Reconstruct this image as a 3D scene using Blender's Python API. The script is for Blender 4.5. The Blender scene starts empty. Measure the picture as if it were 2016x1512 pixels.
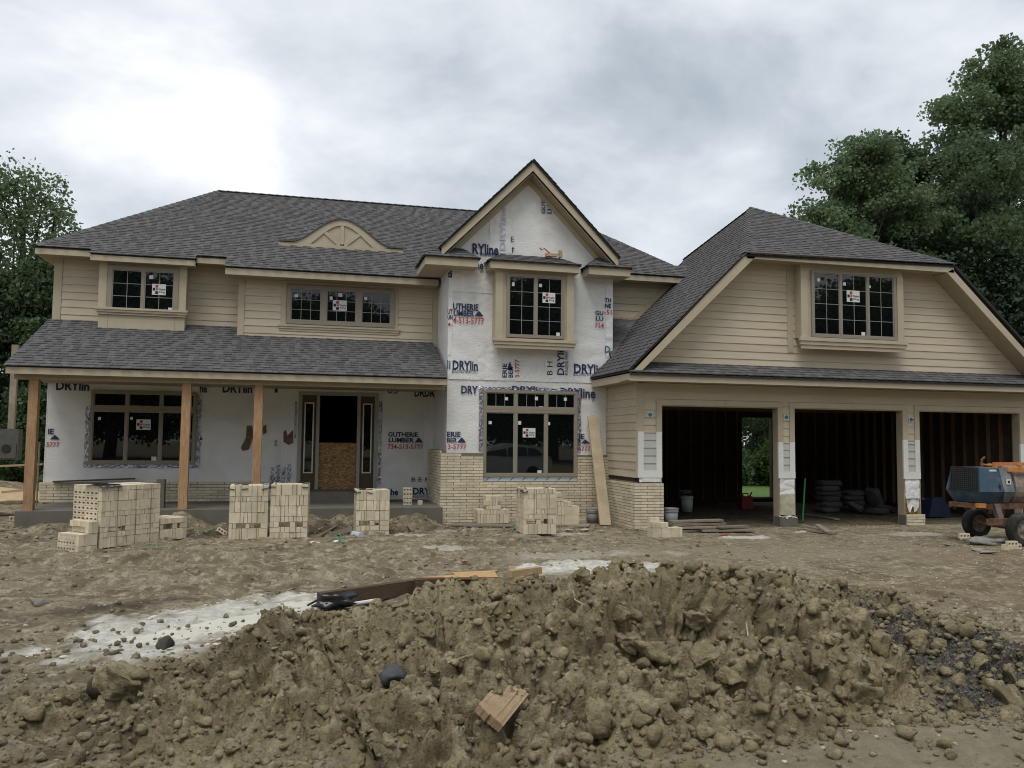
import bpy, math, random
import numpy as np
from mathutils import Vector, Matrix
SC = bpy.context.scene
COL = SC.collection
R = math.radians
# ------------------------------------------------------------------ camera
FPX, CX, CY, EYE = 1631.0, 1008.0, 756.0, 1.9
yaw, pitch, roll = R(14.0), R(3.9), R(0.6)
FW = Vector((math.sin(yaw)*math.cos(pitch), math.cos(yaw)*math.cos(pitch), math.sin(pitch)))
_r = Vector((math.cos(yaw), -math.sin(yaw), 0)); _u = _r.cross(FW)
RT = math.cos(roll)*_r + math.sin(roll)*_u
UP = -math.sin(roll)*_r + math.cos(roll)*_u
cam_d = bpy.data.cameras.new('camera'); cam = bpy.data.objects.new('camera', cam_d); COL.objects.link(cam)
cam_d.sensor_width = 36; cam_d.lens = FPX/2016*36; cam_d.clip_end = 3000; cam_d.clip_start = 0.05
cam.matrix_world = Matrix(((RT.x, UP.x, -FW.x, 0), (RT.y, UP.y, -FW.y, 0), (RT.z, UP.z, -FW.z, EYE), (0, 0, 0, 1)))
SC.camera = cam
# ------------------------------------------------------------------ sky and sun (overcast)
SUN_EL, SUN_AZ = R(64), R(205)          # azimuth clockwise from +Y: the light comes from behind the camera, a little left
W = bpy.data.worlds.new('World'); SC.world = W; W.use_nodes = True
def build_world():
    nt = W.node_tree; nt.nodes.clear(); N = nt.nodes.new; L = nt.links.new
    out = N('ShaderNodeOutputWorld'); bg = N('ShaderNodeBackground'); bg.inputs[1].default_value = 0.1
    sky = N('ShaderNodeTexSky'); sky.sky_type = 'NISHITA'; sky.sun_disc = False
    sky.sun_elevation = SUN_EL; sky.sun_rotation = SUN_AZ
    tc = N('ShaderNodeTexCoord'); sep = N('ShaderNodeSeparateXYZ'); L(tc.outputs['Generated'], sep.inputs[0])
    def math_(op, a, b=None):
        n = N('ShaderNodeMath'); n.operation = op
        for i, v in enumerate((a, b)):
            if v is None: continue
            if isinstance(v, (int, float)): n.inputs[i].default_value = v
            else: L(v, n.inputs[i])
        return n.outputs[0]
    z = math_('ADD', math_('MAXIMUM', sep.outputs[2], 0.0), 0.45)
    vm = N('ShaderNodeVectorMath'); vm.operation = 'SCALE'; L(tc.outputs['Generated'], vm.inputs[0]); L(math_('DIVIDE', 1.0, z), vm.inputs['Scale'])
    mp = N('ShaderNodeMapping'); mp.inputs['Location'].default_value = SKY_OFF; mp.inputs['Scale'].default_value = (1, 1.15, 1); L(vm.outputs[0], mp.inputs[0])
    def noise(s, d, r, dist):
        n = N('ShaderNodeTexNoise'); n.inputs['Scale'].default_value = s; n.inputs['Detail'].default_value = d
        n.inputs['Roughness'].default_value = r; n.inputs['Distortion'].default_value = dist; L(mp.outputs[0], n.inputs[0]); return n.outputs[0]
    a = noise(1.25, 8, 0.5, 0.15); b = noise(3.1, 9, 0.56, 0.2)
    f = math_('ADD', math_('MULTIPLY', a, 0.56), math_('MULTIPLY', b, 0.44))
    mrr = N('ShaderNodeMapRange'); mrr.inputs[1].default_value = 0.385; mrr.inputs[2].default_value = 0.615; L(f, mrr.inputs[0])
    cr = N('ShaderNodeValToRGB'); L(mrr.outputs[0], cr.inputs[0]); e = cr.color_ramp.elements
    e[0].position = 0.0; e[0].color = (3.7, 4.2, 4.7, 1)
    e[1].position = 1.0; e[1].color = (9.0, 9.1, 9.2, 1)
    for p, c in ((0.25, (4.7, 5.15, 5.6)), (0.5, (6.1, 6.45, 6.85)), (0.75, (7.3, 7.6, 7.95))):
        n = cr.color_ramp.elements.new(p); n.color = (*c, 1)
    # brighter low sky towards the horizon, greyer haze under it
    hz = N('ShaderNodeMapRange'); hz.inputs[1].default_value = 0.02; hz.inputs[2].default_value = 0.4; hz.inputs[3].default_value = 0.3; hz.inputs[4].default_value = 0.0
    L(sep.outputs[2], hz.inputs[0])
    m1 = N('ShaderNodeMixRGB'); L(hz.outputs[0], m1.inputs[0]); L(cr.outputs[0], m1.inputs[1]); m1.inputs[2].default_value = (8.6, 8.7, 8.8, 1)
    m2 = N('ShaderNodeMixRGB'); m2.inputs[0].default_value = 0.9; L(sky.outputs[0], m2.inputs[1]); L(m1.outputs[0], m2.inputs[2])
    L(m2.outputs[0], bg.inputs[0]); L(bg.outputs[0], out.inputs[0])
SKY_OFF = (8.3124, -7.3889, -2.7033)
build_world()
sd = bpy.data.lights.new('sun', 'SUN'); sd.energy = 1.5; sd.angle = R(28); sd.color = (1.0, 0.965, 0.91)
sun = bpy.data.objects.new('sun', sd); COL.objects.link(sun)
sdir = Vector((math.sin(SUN_AZ)*math.cos(SUN_EL), math.cos(SUN_AZ)*math.cos(SUN_EL), math.sin(SUN_EL)))
sun.rotation_euler = sdir.to_track_quat('Z', 'Y').to_euler(); sun.location = (0, 0, 40)
SC.view_settings.view_transform = 'Standard'; SC.view_settings.look = 'None'; SC.view_settings.gamma = 1; SC.view_settings.use_curve_mapping = False
SC.view_settings.exposure = 0.33
SC.render.engine = 'CYCLES'
SC.cycles.use_denoising = True; SC.cycles.max_bounces = 6; SC.cycles.diffuse_bounces = 4; SC.cycles.transparent_max_bounces = 8
SC.cycles.pixel_filter_type = 'BLACKMAN_HARRIS'; SC.cycles.filter_width = 1.05
SC.cycles.caustics_reflective = False; SC.cycles.caustics_refractive = False
# ------------------------------------------------------------------ helpers
def at(x, y, Y):                        # photograph pixel -> point of the plane Y = const
    d = (x-CX)/FPX*RT - (y-CY)/FPX*UP + FW; t = Y/d.y
    return Vector((d.x*t, Y, EYE+d.z*t))
def atz(x, y, Z=0.0):
    d = (x-CX)/FPX*RT - (y-CY)/FPX*UP + FW; t = (Z-EYE)/d.z
    return Vector((d.x*t, d.y*t, Z))
def on_plane(x, y, p, n):
    d = (x-CX)/FPX*RT - (y-CY)/FPX*UP + FW; o = Vector((0, 0, EYE)); n = Vector(n)
    return o + d*((Vector(p)-o).dot(n)/d.dot(n))
def AX(x, y, Y): return at(x, y, Y).x
def AZ(x, y, Y): return at(x, y, Y).z
LOC = {}
def adopt(o, parent):
    if parent is not None:
        o.parent = parent; o.matrix_parent_inverse = Matrix.Translation(-LOC.get(parent.name, Vector((0, 0, 0))))
def thing(name, label, cat, loc=(0, 0, 0), group=None):
    o = bpy.data.objects.new(name, None); COL.objects.link(o); o.location = loc; o.empty_display_size = 0.2
    LOC[o.name] = Vector(loc); o['label'] = label; o['category'] = cat
    if group: o['group'] = group
    return o
def tag(o, label, cat, group=None):
    o['label'] = label; o['category'] = cat
    if group: o['group'] = group
    return o
def link(name, me, parent=None, loc=None, rot=None, scale=None):
    o = bpy.data.objects.new(name, me); COL.objects.link(o)
    if loc is not None: o.location = loc
    if rot is not None: o.rotation_euler = rot
    if scale is not None: o.scale = scale
    adopt(o, parent); return o
class G:
    def __init__(s): s.v = []; s.f = []
    def add(s, vs, fs):
        n = len(s.v); s.v += [tuple(v) for v in vs]; s.f += [tuple(i+n for i in f) for f in fs]; return s
    def hexa(s, b, t):                  # bottom ring of 4, top ring of 4
        return s.add(list(b)+list(t), [(3, 2, 1, 0), (4, 5, 6, 7), (0, 1, 5, 4), (1, 2, 6, 5), (2, 3, 7, 6), (3, 0, 4, 7)])
    def box(s, x0, x1, y0, y1, z0, z1):
        return s.hexa([(x0, y0, z0), (x1, y0, z0), (x1, y1, z0), (x0, y1, z0)], [(x0, y0, z1), (x1, y0, z1), (x1, y1, z1), (x0, y1, z1)])
    def obox(s, c, ux, uy, uz, hx, hy, hz):
        c = Vector(c); ux = Vector(ux)*hx; uy = Vector(uy)*hy; uz = Vector(uz)*hz
        return s.hexa([c-ux-uy-uz, c+ux-uy-uz, c+ux+uy-uz, c-ux+uy-uz], [c-ux-uy+uz, c+ux-uy+uz, c+ux+uy+uz, c-ux+uy+uz])
    def rbox(s, c, yawd, hx, hy, hz, tilt=0.0, rollx=0.0):
        m = Matrix.Rotation(R(yawd), 3, 'Z') @ Matrix.Rotation(R(tilt), 3, 'Y') @ Matrix.Rotation(R(rollx), 3, 'X')
        return s.obox(c, m.col[0], m.col[1], m.col[2], hx, hy, hz)
    def prism(s, poly, y0, y1):         # polygon in XZ, pushed along Y
        n = len(poly); return s.add([(x, y0, z) for x, z in poly]+[(x, y1, z) for x, z in poly],
            [tuple(range(n)), tuple(range(2*n-1, n-1, -1))]+[(i, i+n, (i+1) % n+n, (i+1) % n) for i in range(n)])
    def prismx(s, poly, x0, x1):        # polygon in YZ, pushed along X
        n = len(poly); return s.add([(x0, y, z) for y, z in poly]+[(x1, y, z) for y, z in poly],
            [tuple(range(n)), tuple(range(2*n-1, n-1, -1))]+[(i, i+n, (i+1) % n+n, (i+1) % n) for i in range(n)])
    def slab(s, poly, th):              # planar 3D polygon thickened downwards
        n = len(poly); p = [Vector(q) for q in poly]
        return s.add(p+[q-Vector((0, 0, th)) for q in p], [tuple(range(n)), tuple(range(2*n-1, n-1, -1))]+[(i, i+n, (i+1) % n+n, (i+1) % n) for i in range(n)])
    def tube(s, pts, rad, n=10, cap=True):
        pts = [Vector(p) for p in pts]; rr = rad if isinstance(rad, (list, tuple)) else [rad]*len(pts); base = len(s.v); ref = None
        for i, p in enumerate(pts):
            d = (pts[min(i+1, len(pts)-1)]-pts[max(i-1, 0)]).normalized()
            a = d.cross(Vector((0, 0, 1)) if abs(d.z) < 0.9 else Vector((1, 0, 0))).normalized()
            if ref is not None:
                a = (ref-d*ref.dot(d)).normalized()
            ref = a; b = d.cross(a)
            for k in range(n):
                t = 2*math.pi*k/n; s.v.append(tuple(p+a*(rr[i]*math.cos(t))+b*(rr[i]*math.sin(t))))
        for i in range(len(pts)-1):
            for k in range(n):
                s.f.append((base+i*n+k, base+i*n+(k+1) % n, base+(i+1)*n+(k+1) % n, base+(i+1)*n+k))
        if cap:
            s.f.append(tuple(base+k for k in range(n))[::-1]); s.f.append(tuple(base+(len(pts)-1)*n+k for k in range(n)))
        return s
    def lathe(s, c, axis, prof, n=20):  # profile of (distance along axis, radius)
        c = Vector(c); ax = Vector(axis).normalized()
        a = ax.cross(Vector((0, 0, 1)) if abs(ax.z) < 0.9 else Vector((1, 0, 0))).normalized(); b = ax.cross(a); base = len(s.v)
        for h, r in prof:
            for k in range(n):
                t = 2*math.pi*k/n; s.v.append(tuple(c+ax*h+a*(r*math.cos(t))+b*(r*math.sin(t))))
        for i in range(len(prof)-1):
            for k in range(n):
                s.f.append((base+i*n+k, base+i*n+(k+1) % n, base+(i+1)*n+(k+1) % n, base+(i+1)*n+k))
        return s
    def mesh(s, name, m):
        me = bpy.data.meshes.new(name); me.from_pydata(s.v, [], s.f)
        me.materials.append(m); me.update(); return me
    def obj(s, name, m, parent=None, smooth=False, label=None):
        me = s.mesh(name, m)
        if smooth: me.shade_smooth()
        o = link(name, me, parent)
        if label: o['label'] = label
        return o
# ------------------------------------------------------------------ materials
MATS = {}
def mat(name, col, rough=0.75, var=0.12, scale=6.0, bump=0.0, bscale=40.0, rnd=0.0, spec=0.3, metal=0.0, col2=None, stretch=(1, 1, 1), tint=False, mottle=None):
    m = bpy.data.materials.new(name); m.use_nodes = True; nt = m.node_tree; N = nt.nodes.new; L = nt.links.new
    b = nt.nodes['Principled BSDF']; b.inputs['Roughness'].default_value = rough; b.inputs['Metallic'].default_value = metal
    b.inputs['Specular IOR Level'].default_value = spec
    geo = N('ShaderNodeNewGeometry'); mp = N('ShaderNodeMapping'); L(geo.outputs['Position'], mp.inputs[0]); mp.inputs['Scale'].default_value = stretch
    nz = N('ShaderNodeTexNoise'); nz.inputs['Scale'].default_value = scale; nz.inputs['Detail'].default_value = 6; nz.inputs['Roughness'].default_value = 0.6; L(mp.outputs[0], nz.inputs[0])
    mr = N('ShaderNodeMapRange'); mr.inputs[1].default_value = 0.3; mr.inputs[2].default_value = 0.7; L(nz.outputs[0], mr.inputs[0])
    mx = N('ShaderNodeMixRGB'); L(mr.outputs[0], mx.inputs[0])
    c1 = [max(0, c*(1-var)) for c in col]; c2 = list(col2) if col2 else [min(1, c*(1+var)) for c in col]
    mx.inputs[1].default_value = (*c1, 1); mx.inputs[2].default_value = (*c2, 1); outc = mx.outputs[0]
    if mottle:                          # (colour, scale, amount): large soft stains
        n2 = N('ShaderNodeTexNoise'); n2.inputs['Scale'].default_value = mottle[1]; n2.inputs['Detail'].default_value = 5; L(geo.outputs['Position'], n2.inputs[0])
        r2 = N('ShaderNodeMapRange'); r2.inputs[1].default_value = 0.48; r2.inputs[2].default_value = 0.68; r2.inputs[4].default_value = mottle[2]; L(n2.outputs[0], r2.inputs[0])
        m2 = N('ShaderNodeMixRGB'); L(r2.outputs[0], m2.inputs[0]); L(outc, m2.inputs[1]); m2.inputs[2].default_value = (*mottle[0], 1); outc = m2.outputs[0]
    if rnd or tint:
        oi = N('ShaderNodeObjectInfo'); hs = N('ShaderNodeHueSaturation'); L(outc, hs.inputs['Color'])
        src = oi.outputs['Random']
        if tint:
            at_ = N('ShaderNodeAttribute'); at_.attribute_name = 'tint'
            ad = N('ShaderNodeMath'); ad.operation = 'ADD'; L(oi.outputs['Random'], ad.inputs[0]); L(at_.outputs['Fac'], ad.inputs[1])
            fr = N('ShaderNodeMath'); fr.operation = 'FRACT'; L(ad.outputs[0], fr.inputs[0]); src = fr.outputs[0]
        r3 = N('ShaderNodeMapRange'); L(src, r3.inputs[0]); r3.inputs[3].default_value = 1-rnd; r3.inputs[4].default_value = 1+rnd
        L(r3.outputs[0], hs.inputs['Value']); outc = hs.outputs[0]
    L(outc, b.inputs['Base Color'])
    if bump:
        nb = N('ShaderNodeTexNoise'); nb.inputs['Scale'].default_value = bscale; nb.inputs['Detail'].default_value = 5; L(mp.outputs[0], nb.inputs[0])
        bp = N('ShaderNodeBump'); bp.inputs['Strength'].default_value = bump; bp.inputs['Distance'].default_value = 0.01; L(nb.outputs[0], bp.inputs['Height']); L(bp.outputs[0], b.inputs['Normal'])
    MATS[name] = m; return m
TAN = (0.505, 0.438, 0.328)
siding = mat('siding paint', TAN, 0.7, 0.07, 3.0, 0.12, 30, rnd=0.05, stretch=(0.6, 0.6, 6), mottle=((0.42, 0.362, 0.262), 0.9, 0.45))
trim = mat('trim paint', (0.440, 0.382, 0.278), 0.65, 0.06, 4.0, 0.08, 60, rnd=0.03, mottle=((0.375, 0.32, 0.23), 1.1, 0.35))
casing = mat('window casing paint', (0.255, 0.225, 0.175), 0.55, 0.06, 5, 0.05, 60)
primer = mat('white primer', (0.66, 0.665, 0.63), 0.6, 0.05, 4, 0.08, 50, mottle=((0.52, 0.52, 0.47), 2.0, 0.5))
primer_grey = mat('bare primed siding', (0.45, 0.45, 0.42), 0.7, 0.06, 4, 0.1, 40, rnd=0.05)
shingle = mat('asphalt shingle', (0.100, 0.098, 0.098), 0.95, 0.35, 130, 0.5, 160, rnd=0.21, spec=0.15, tint=True, mottle=((0.084, 0.082, 0.082), 0.8, 0.6))
deck = mat('roof felt', (0.03, 0.03, 0.03), 0.95, 0.1, 10)
wrap = mat('house wrap', (0.70, 0.695, 0.68), 0.5, 0.06, 2.2, 0.7, 14, mottle=((0.57, 0.56, 0.535), 0.9, 0.8), stretch=(1.0, 1.0, 2.0))
wrap_seam = mat('house wrap overlap', (0.69, 0.685, 0.675), 0.45, 0.05, 4, 0.5, 22, stretch=(2, 1, 0.6))
navy = mat('navy print', (0.022, 0.035, 0.095), 0.6, 0.25, 12)
red_ink = mat('red print', (0.42, 0.055, 0.06), 0.6, 0.2, 12)
faint_ink = mat('faded blue print', (0.44, 0.49, 0.56), 0.6, 0.1, 12)
teal_ink = mat('teal print', (0.04, 0.16, 0.24), 0.6, 0.2, 12)
black_ink = mat('black print', (0.02, 0.02, 0.022), 0.6, 0.1, 12)
BRC = (0.600, 0.525, 0.380)
brick_m = mat('cream brick', BRC, 0.85, 0.12, 9, 0.35, 90, rnd=0.13, tint=True, mottle=((0.47, 0.41, 0.30), 1.7, 0.6))
mortar = mat('mortar', (0.165, 0.145, 0.105), 0.95, 0.2, 30, 0.4, 80)
brick_hole = mat('brick core shade', (0.16, 0.13, 0.09), 0.95, 0.1, 20)
concrete = mat('raw concrete', (0.130, 0.120, 0.098), 0.9, 0.18, 3.0, 0.5, 40, mottle=((0.13, 0.12, 0.10), 1.2, 0.6))
post_wood = mat('porch post fir', (0.37, 0.225, 0.122), 0.7, 0.34, 5, 0.25, 25, rnd=0.08, stretch=(14, 14, 1.0), mottle=((0.26, 0.15, 0.08), 2.2, 0.5))
lumber = mat('pale lumber', (0.40, 0.29, 0.165), 0.75, 0.22, 5, 0.25, 30, rnd=0.15, stretch=(3, 12, 12))
lumber_v = mat('weathered plank', (0.42, 0.345, 0.235), 0.8, 0.2, 5, 0.25, 30, rnd=0.1, stretch=(14, 14, 1.5), mottle=((0.27, 0.21, 0.135), 2.5, 0.5))
grey_wood = mat('weathered grey board', (0.21, 0.18, 0.135), 0.85, 0.3, 6, 0.4, 30, rnd=0.25, stretch=(2, 10, 10), mottle=((0.30, 0.27, 0.21), 3, 0.6))
stud_wood = mat('garage stud', (0.20, 0.125, 0.07), 0.85, 0.25, 5, 0.2, 30, rnd=0.25, stretch=(12, 12, 1.0))
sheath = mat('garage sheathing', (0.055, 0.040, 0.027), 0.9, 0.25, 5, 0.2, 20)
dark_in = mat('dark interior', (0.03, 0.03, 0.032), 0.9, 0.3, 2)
soffit_m = mat('soffit', (0.34, 0.285, 0.205), 0.8, 0.08, 5)
foil = mat('foil flashing tape', (0.40, 0.41, 0.45), 0.35, 0.3, 14, 1.0, 30, metal=0.7, spec=0.5, mottle=((0.05, 0.07, 0.16), 9, 0.8))
tape_b = mat('sill tape', (0.60, 0.66, 0.68), 0.5, 0.05, 8)
sidelite = mat('sidelight jamb', (0.10, 0.068, 0.038), 0.7, 0.1, 6)
grey_frame = mat('grey door frame', (0.33, 0.32, 0.29), 0.6, 0.06, 6)
sash_m = mat('window sash', (0.27, 0.245, 0.205), 0.5, 0.05, 6)
muntin_m = mat('window grille bars', (0.25, 0.25, 0.24), 0.5, 0.05, 6)
sticker_w = mat('white sticker paper', (0.62, 0.64, 0.62), 0.6, 0.04, 20)
sticker_r = mat('red sticker square', (0.35, 0.05, 0.07), 0.6, 0.05, 20)
def glass_mat():
    m = bpy.data.materials.new('window glass'); m.use_nodes = True; nt = m.node_tree; b = nt.nodes['Principled BSDF']; N = nt.nodes.new; L = nt.links.new
    b.inputs['Base Color'].default_value = (0.004, 0.005, 0.0055, 1); b.inputs['Roughness'].default_value = 0.015; b.inputs['IOR'].default_value = 1.62
    g = N('ShaderNodeNewGeometry'); nb = N('ShaderNodeTexNoise'); nb.inputs['Scale'].default_value = 1.3; nb.inputs['Detail'].default_value = 1; L(g.outputs['Position'], nb.inputs[0])
    bp = N('ShaderNodeBump'); bp.inputs['Strength'].default_value = 0.05; bp.inputs['Distance'].default_value = 0.02; L(nb.outputs[0], bp.inputs['Height']); L(bp.outputs[0], b.inputs['Normal'])
    return m
glass = glass_mat()
def osb_mat():
    m = bpy.data.materials.new('strand board'); m.use_nodes = True; nt = m.node_tree; b = nt.nodes['Principled BSDF']; N = nt.nodes.new; L = nt.links.new
    g = N('ShaderNodeNewGeometry'); mp = N('ShaderNodeMapping'); mp.inputs['Scale'].default_value = (12, 12, 30); L(g.outputs['Position'], mp.inputs[0])
    v = N('ShaderNodeTexVoronoi'); v.inputs['Scale'].default_value = 1.6; L(mp.outputs[0], v.inputs[0])
    cr = N('ShaderNodeValToRGB'); L(v.outputs['Color'], cr.inputs[0]); e = cr.color_ramp.elements
    e[0].position = 0.1; e[0].color = (0.15, 0.075, 0.025, 1); e[1].position = 0.9; e[1].color = (0.46, 0.29, 0.125, 1)
    L(cr.outputs[0], b.inputs['Base Color']); b.inputs['Roughness'].default_value = 0.8; return m
osb = osb_mat()
# ------------------------------------------------------------------ lettering (made first, while the scene is empty)
TX = []
def letters(txt, x0, y0, x1, y1, Y, m, rot=0, bold=0.0, vis=1.0): TX.append(dict(t=txt, b=(x0, y0, x1, y1), Y=Y, m=m, rot=rot, bold=bold))
YT, YP, YG = 18.9, 20.9, 17.0
LT = YT-0.034; LP = YP-0.016
letters('RYline', 930, 482, 982, 500, LT, navy, 0, .03); letters('WRAP SYSTEMS', 944, 499, 982, 504, LT, navy, 0, .01)
letters('ne', 937, 519, 952, 530, LT, navy, 0, .03); letters('W', 944, 531, 952, 537, LT, navy)
letters('UTHERIE', 892, 599, 942, 610, LT, navy, 0, .03); letters('UMBER', 893, 612, 934, 622, LT, navy, 0, .03); letters('4-513-5777', 892, 626, 953, 636, LT, red_ink, 0, .01)
letters('UT', 881, 609, 891, 618, LT, navy, 0, .03); letters('UN', 881, 620, 891, 629, LT, navy, 0, .03); letters('4-', 881, 635, 891, 642, LT, red_ink, 0, .01)
letters('di', 881, 532, 890, 546, LT, navy, 0, .03)
letters('GUTH', 1066, 386, 1074, 420, LT, navy, 90, .02); letters('LUM', 1077, 394, 1086, 420, LT, navy, 90, .02); letters('73', 1090, 405, 1098, 421, LT, navy, 90)
letters('DRYline', 984, 408, 996, 492, LT, faint_ink, 90, .02); letters('E', 1006, 466, 1012, 476, LT, navy); letters('r', 1008, 487, 1013, 497, LT, navy, 0, .03)
letters('GU', 1172, 612, 1188, 620, LT, navy, 0, .03); letters('LU', 1173, 623, 1188, 631, LT, navy, 0, .03); letters('734', 1171, 636, 1189, 645, LT, red_ink, 0, .01)
letters('TH', 1191, 587, 1203, 595, LT, navy, 0, .03); letters('NE', 1191, 598, 1203, 606, LT, navy, 0, .03); letters('-51', 1190, 610, 1204, 619, LT, red_ink, 0, .01)
letters('RT', 1143, 529, 1158, 539, LT, navy, 0, .03)
letters('DRYlin', 891, 711, 941, 728, LT, navy, 0, .03); letters('BUILDING WRAP SYST', 890, 729, 941, 734, LT, navy)
letters('li', 880, 709, 887, 726, LT, teal_ink, 0, .02); letters('D', 1191, 681, 1201, 694, LT, teal_ink, 0, .02)
letters('DRYlin', 1130, 718, 1187, 735, LT, navy, 0, .03); letters('BUILDING WRAP SY', 1129, 735, 1178, 740, LT, navy)
letters('DRYli', 1097, 691, 1111, 738, LT, navy, 90, .02); letters('BUILDING WRAP', 1112, 692, 1118, 738, LT, navy, 90)
letters('ERIE', 989, 716, 998, 743, LT, navy, 90, .02); letters('BER', 1001, 722, 1010, 743, LT, navy, 90, .02); letters('3-5777', 1014, 708, 1023, 743, LT, red_ink, 90, .01)
letters('B H', 1077, 712, 1088, 738, LT, black_ink, 90)
letters('DRY', 908, 760, 941, 775, LT, navy, 0, .03); letters('DRYli', 1008, 761, 1058, 772, LT, navy, 0, .03); letters('DRYline', 1103, 765, 1172, 783, LT, navy, 0, .03); letters('W', 1165, 786, 1172, 791, LT, navy)
letters('ERIE', 880, 850, 907, 860, LT, navy, 0, .03); letters('BER', 880, 862, 900, 871, LT, navy, 0, .03); letters('13-5777', 877, 875, 918, 884, LT, red_ink, 0, .01)
letters('IE', 1140, 854, 1151, 864, LT, navy, 0, .03); letters('R', 1138, 865, 1144, 874, LT, navy, 0, .03); letters('5777', 1139, 879, 1162, 888, LT, red_ink, 0, .01)
letters('DRYlin', 110, 752, 176, 768, LP, navy, 0, .03); letters('ne', 393, 762, 408, 773, LP, navy, 0, .03); letters('DRYlin', 438, 757, 497, 773, LP, navy, 0, .03); letters('I', 541, 757, 547, 773, LP, navy, 0, .03)
letters('IE', 94, 844, 106, 855, LP, navy, 0, .03); letters('5777', 91, 871, 117, 880, LP, red_ink, 0, .01); letters('7', 392, 871, 397, 881, LP, red_ink)
letters('63', 763, 762, 783, 775, LP, navy, 0, .01); letters('DRDRI', 816, 767, 858, 781, LP, navy, 0, .03)
letters('GUTHERIE', 764, 851, 823, 860, LP, navy, 0, .03); letters('LUMBER', 765, 862, 815, 871, LP, navy, 0, .03); letters('734-513-5777', 763, 875, 833, 884, LP, red_ink, 0, .01)
letters('DRY', 813, 960, 847, 974, LP, navy, 0, .03); letters('BUILDING WR', 813, 975, 847, 980, LP, navy); letters('he', 769, 962, 784, 975, LP, navy, 0, .03)
letters('B E R', 810, 940, 846, 948, LP, black_ink); letters('B E', 535, 939, 552, 946, LP, black_ink); letters('to-be', 538, 866, 546, 878, LP, black_ink, 90)
TRI = [(934, 612, 952, 622, LT), (900, 861, 918, 871, LT), (1143, 865, 1162, 873, LT), (816, 861, 833, 871, LP), (98, 856, 118, 865, LP), (392, 860, 399, 866, LP)]
STICK = [(285, 826, 297, 846)]
_tmp = []
STK_TXT = ('Weather', 'King')
for i, t in enumerate([d['t'] for d in TX]+list(STK_TXT)):
    c = bpy.data.curves.new('t', 'FONT'); c.body = t; c.offset = TX[i]['bold'] if i < len(TX) else 0.02; c.resolution_u = 2
    o = bpy.data.objects.new('t', c); COL.objects.link(o); _tmp.append(o)
bpy.context.view_layer.update()
_dg = bpy.context.evaluated_depsgraph_get(); TMESH = []
for o in _tmp:
    me = o.evaluated_get(_dg).to_mesh(); vs = [tuple(v.co) for v in me.vertices]; fs = [tuple(p.vertices) for p in me.polygons]
    TMESH.append((vs, fs))
for o in _tmp:
    c = o.data; bpy.data.objects.remove(o); bpy.data.curves.remove(c)
def text_mesh(i, fn):
    vs, fs = TMESH[i]; xs = [v[0] for v in vs]; ys = [v[1] for v in vs]
    x0, x1, y0, y1 = min(xs), max(xs), min(ys), max(ys)
    g = G(); g.add([fn((v[0]-x0)/(x1-x0), (v[1]-y0)/(y1-y0)) for v in vs], fs); return g
# ------------------------------------------------------------------ generic builders for the house
rng = random.Random(7)
CUBE = G().box(-.5, .5, -.5, .5, -.5, .5)
def cube_mesh(name, m): return CUBE.mesh(name, m)
def face_tint(me, vals):
    a = me.attributes.new('tint', 'FLOAT', 'FACE'); a.data.foreach_set('value', np.array(vals, dtype=np.float32))
def boards(parent, bounds, z0, z1, plane, axis='y', expo=0.178, m=None, name='siding_board', joint=0.0):
    """lap siding; bounds(z) -> (a, b) along the wall; the wall faces -Y (axis y) or -X (axis x)"""
    z = z0; k = 0
    while z < z1-0.02:
        zt = min(z+expo, z1); a0, b0 = bounds(z); a1, b1 = bounds(zt)
        segs = [(a0, b0, a1, b1)]
        if joint and k % 3 == 1 and b0-a0 > 3.5:
            c = a0+(b0-a0)*rng.uniform(.3, .7); segs = [(a0, c, a1, c), (c+.004, b0, c+.004, b1)]
        for (a, b, c, d) in segs:
            if b-a < 0.02: continue
            p0, p1 = plane-0.026, plane-0.009
            def P(u, v, w): return (u, v, w) if axis == 'y' else (v, u, w)
            G().hexa([P(a, p0, z-0.008), P(b, p0, z-0.008), P(b, plane+.01, z-0.008), P(a, plane+.01, z-0.008)],
                     [P(c, p1, zt), P(d, p1, zt), P(d, plane+.01, zt), P(c, plane+.01, zt)]).obj(name, m or siding, parent)
        z = zt; k += 1
BRICK_LEFT = [300]
brick_cube = None
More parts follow.
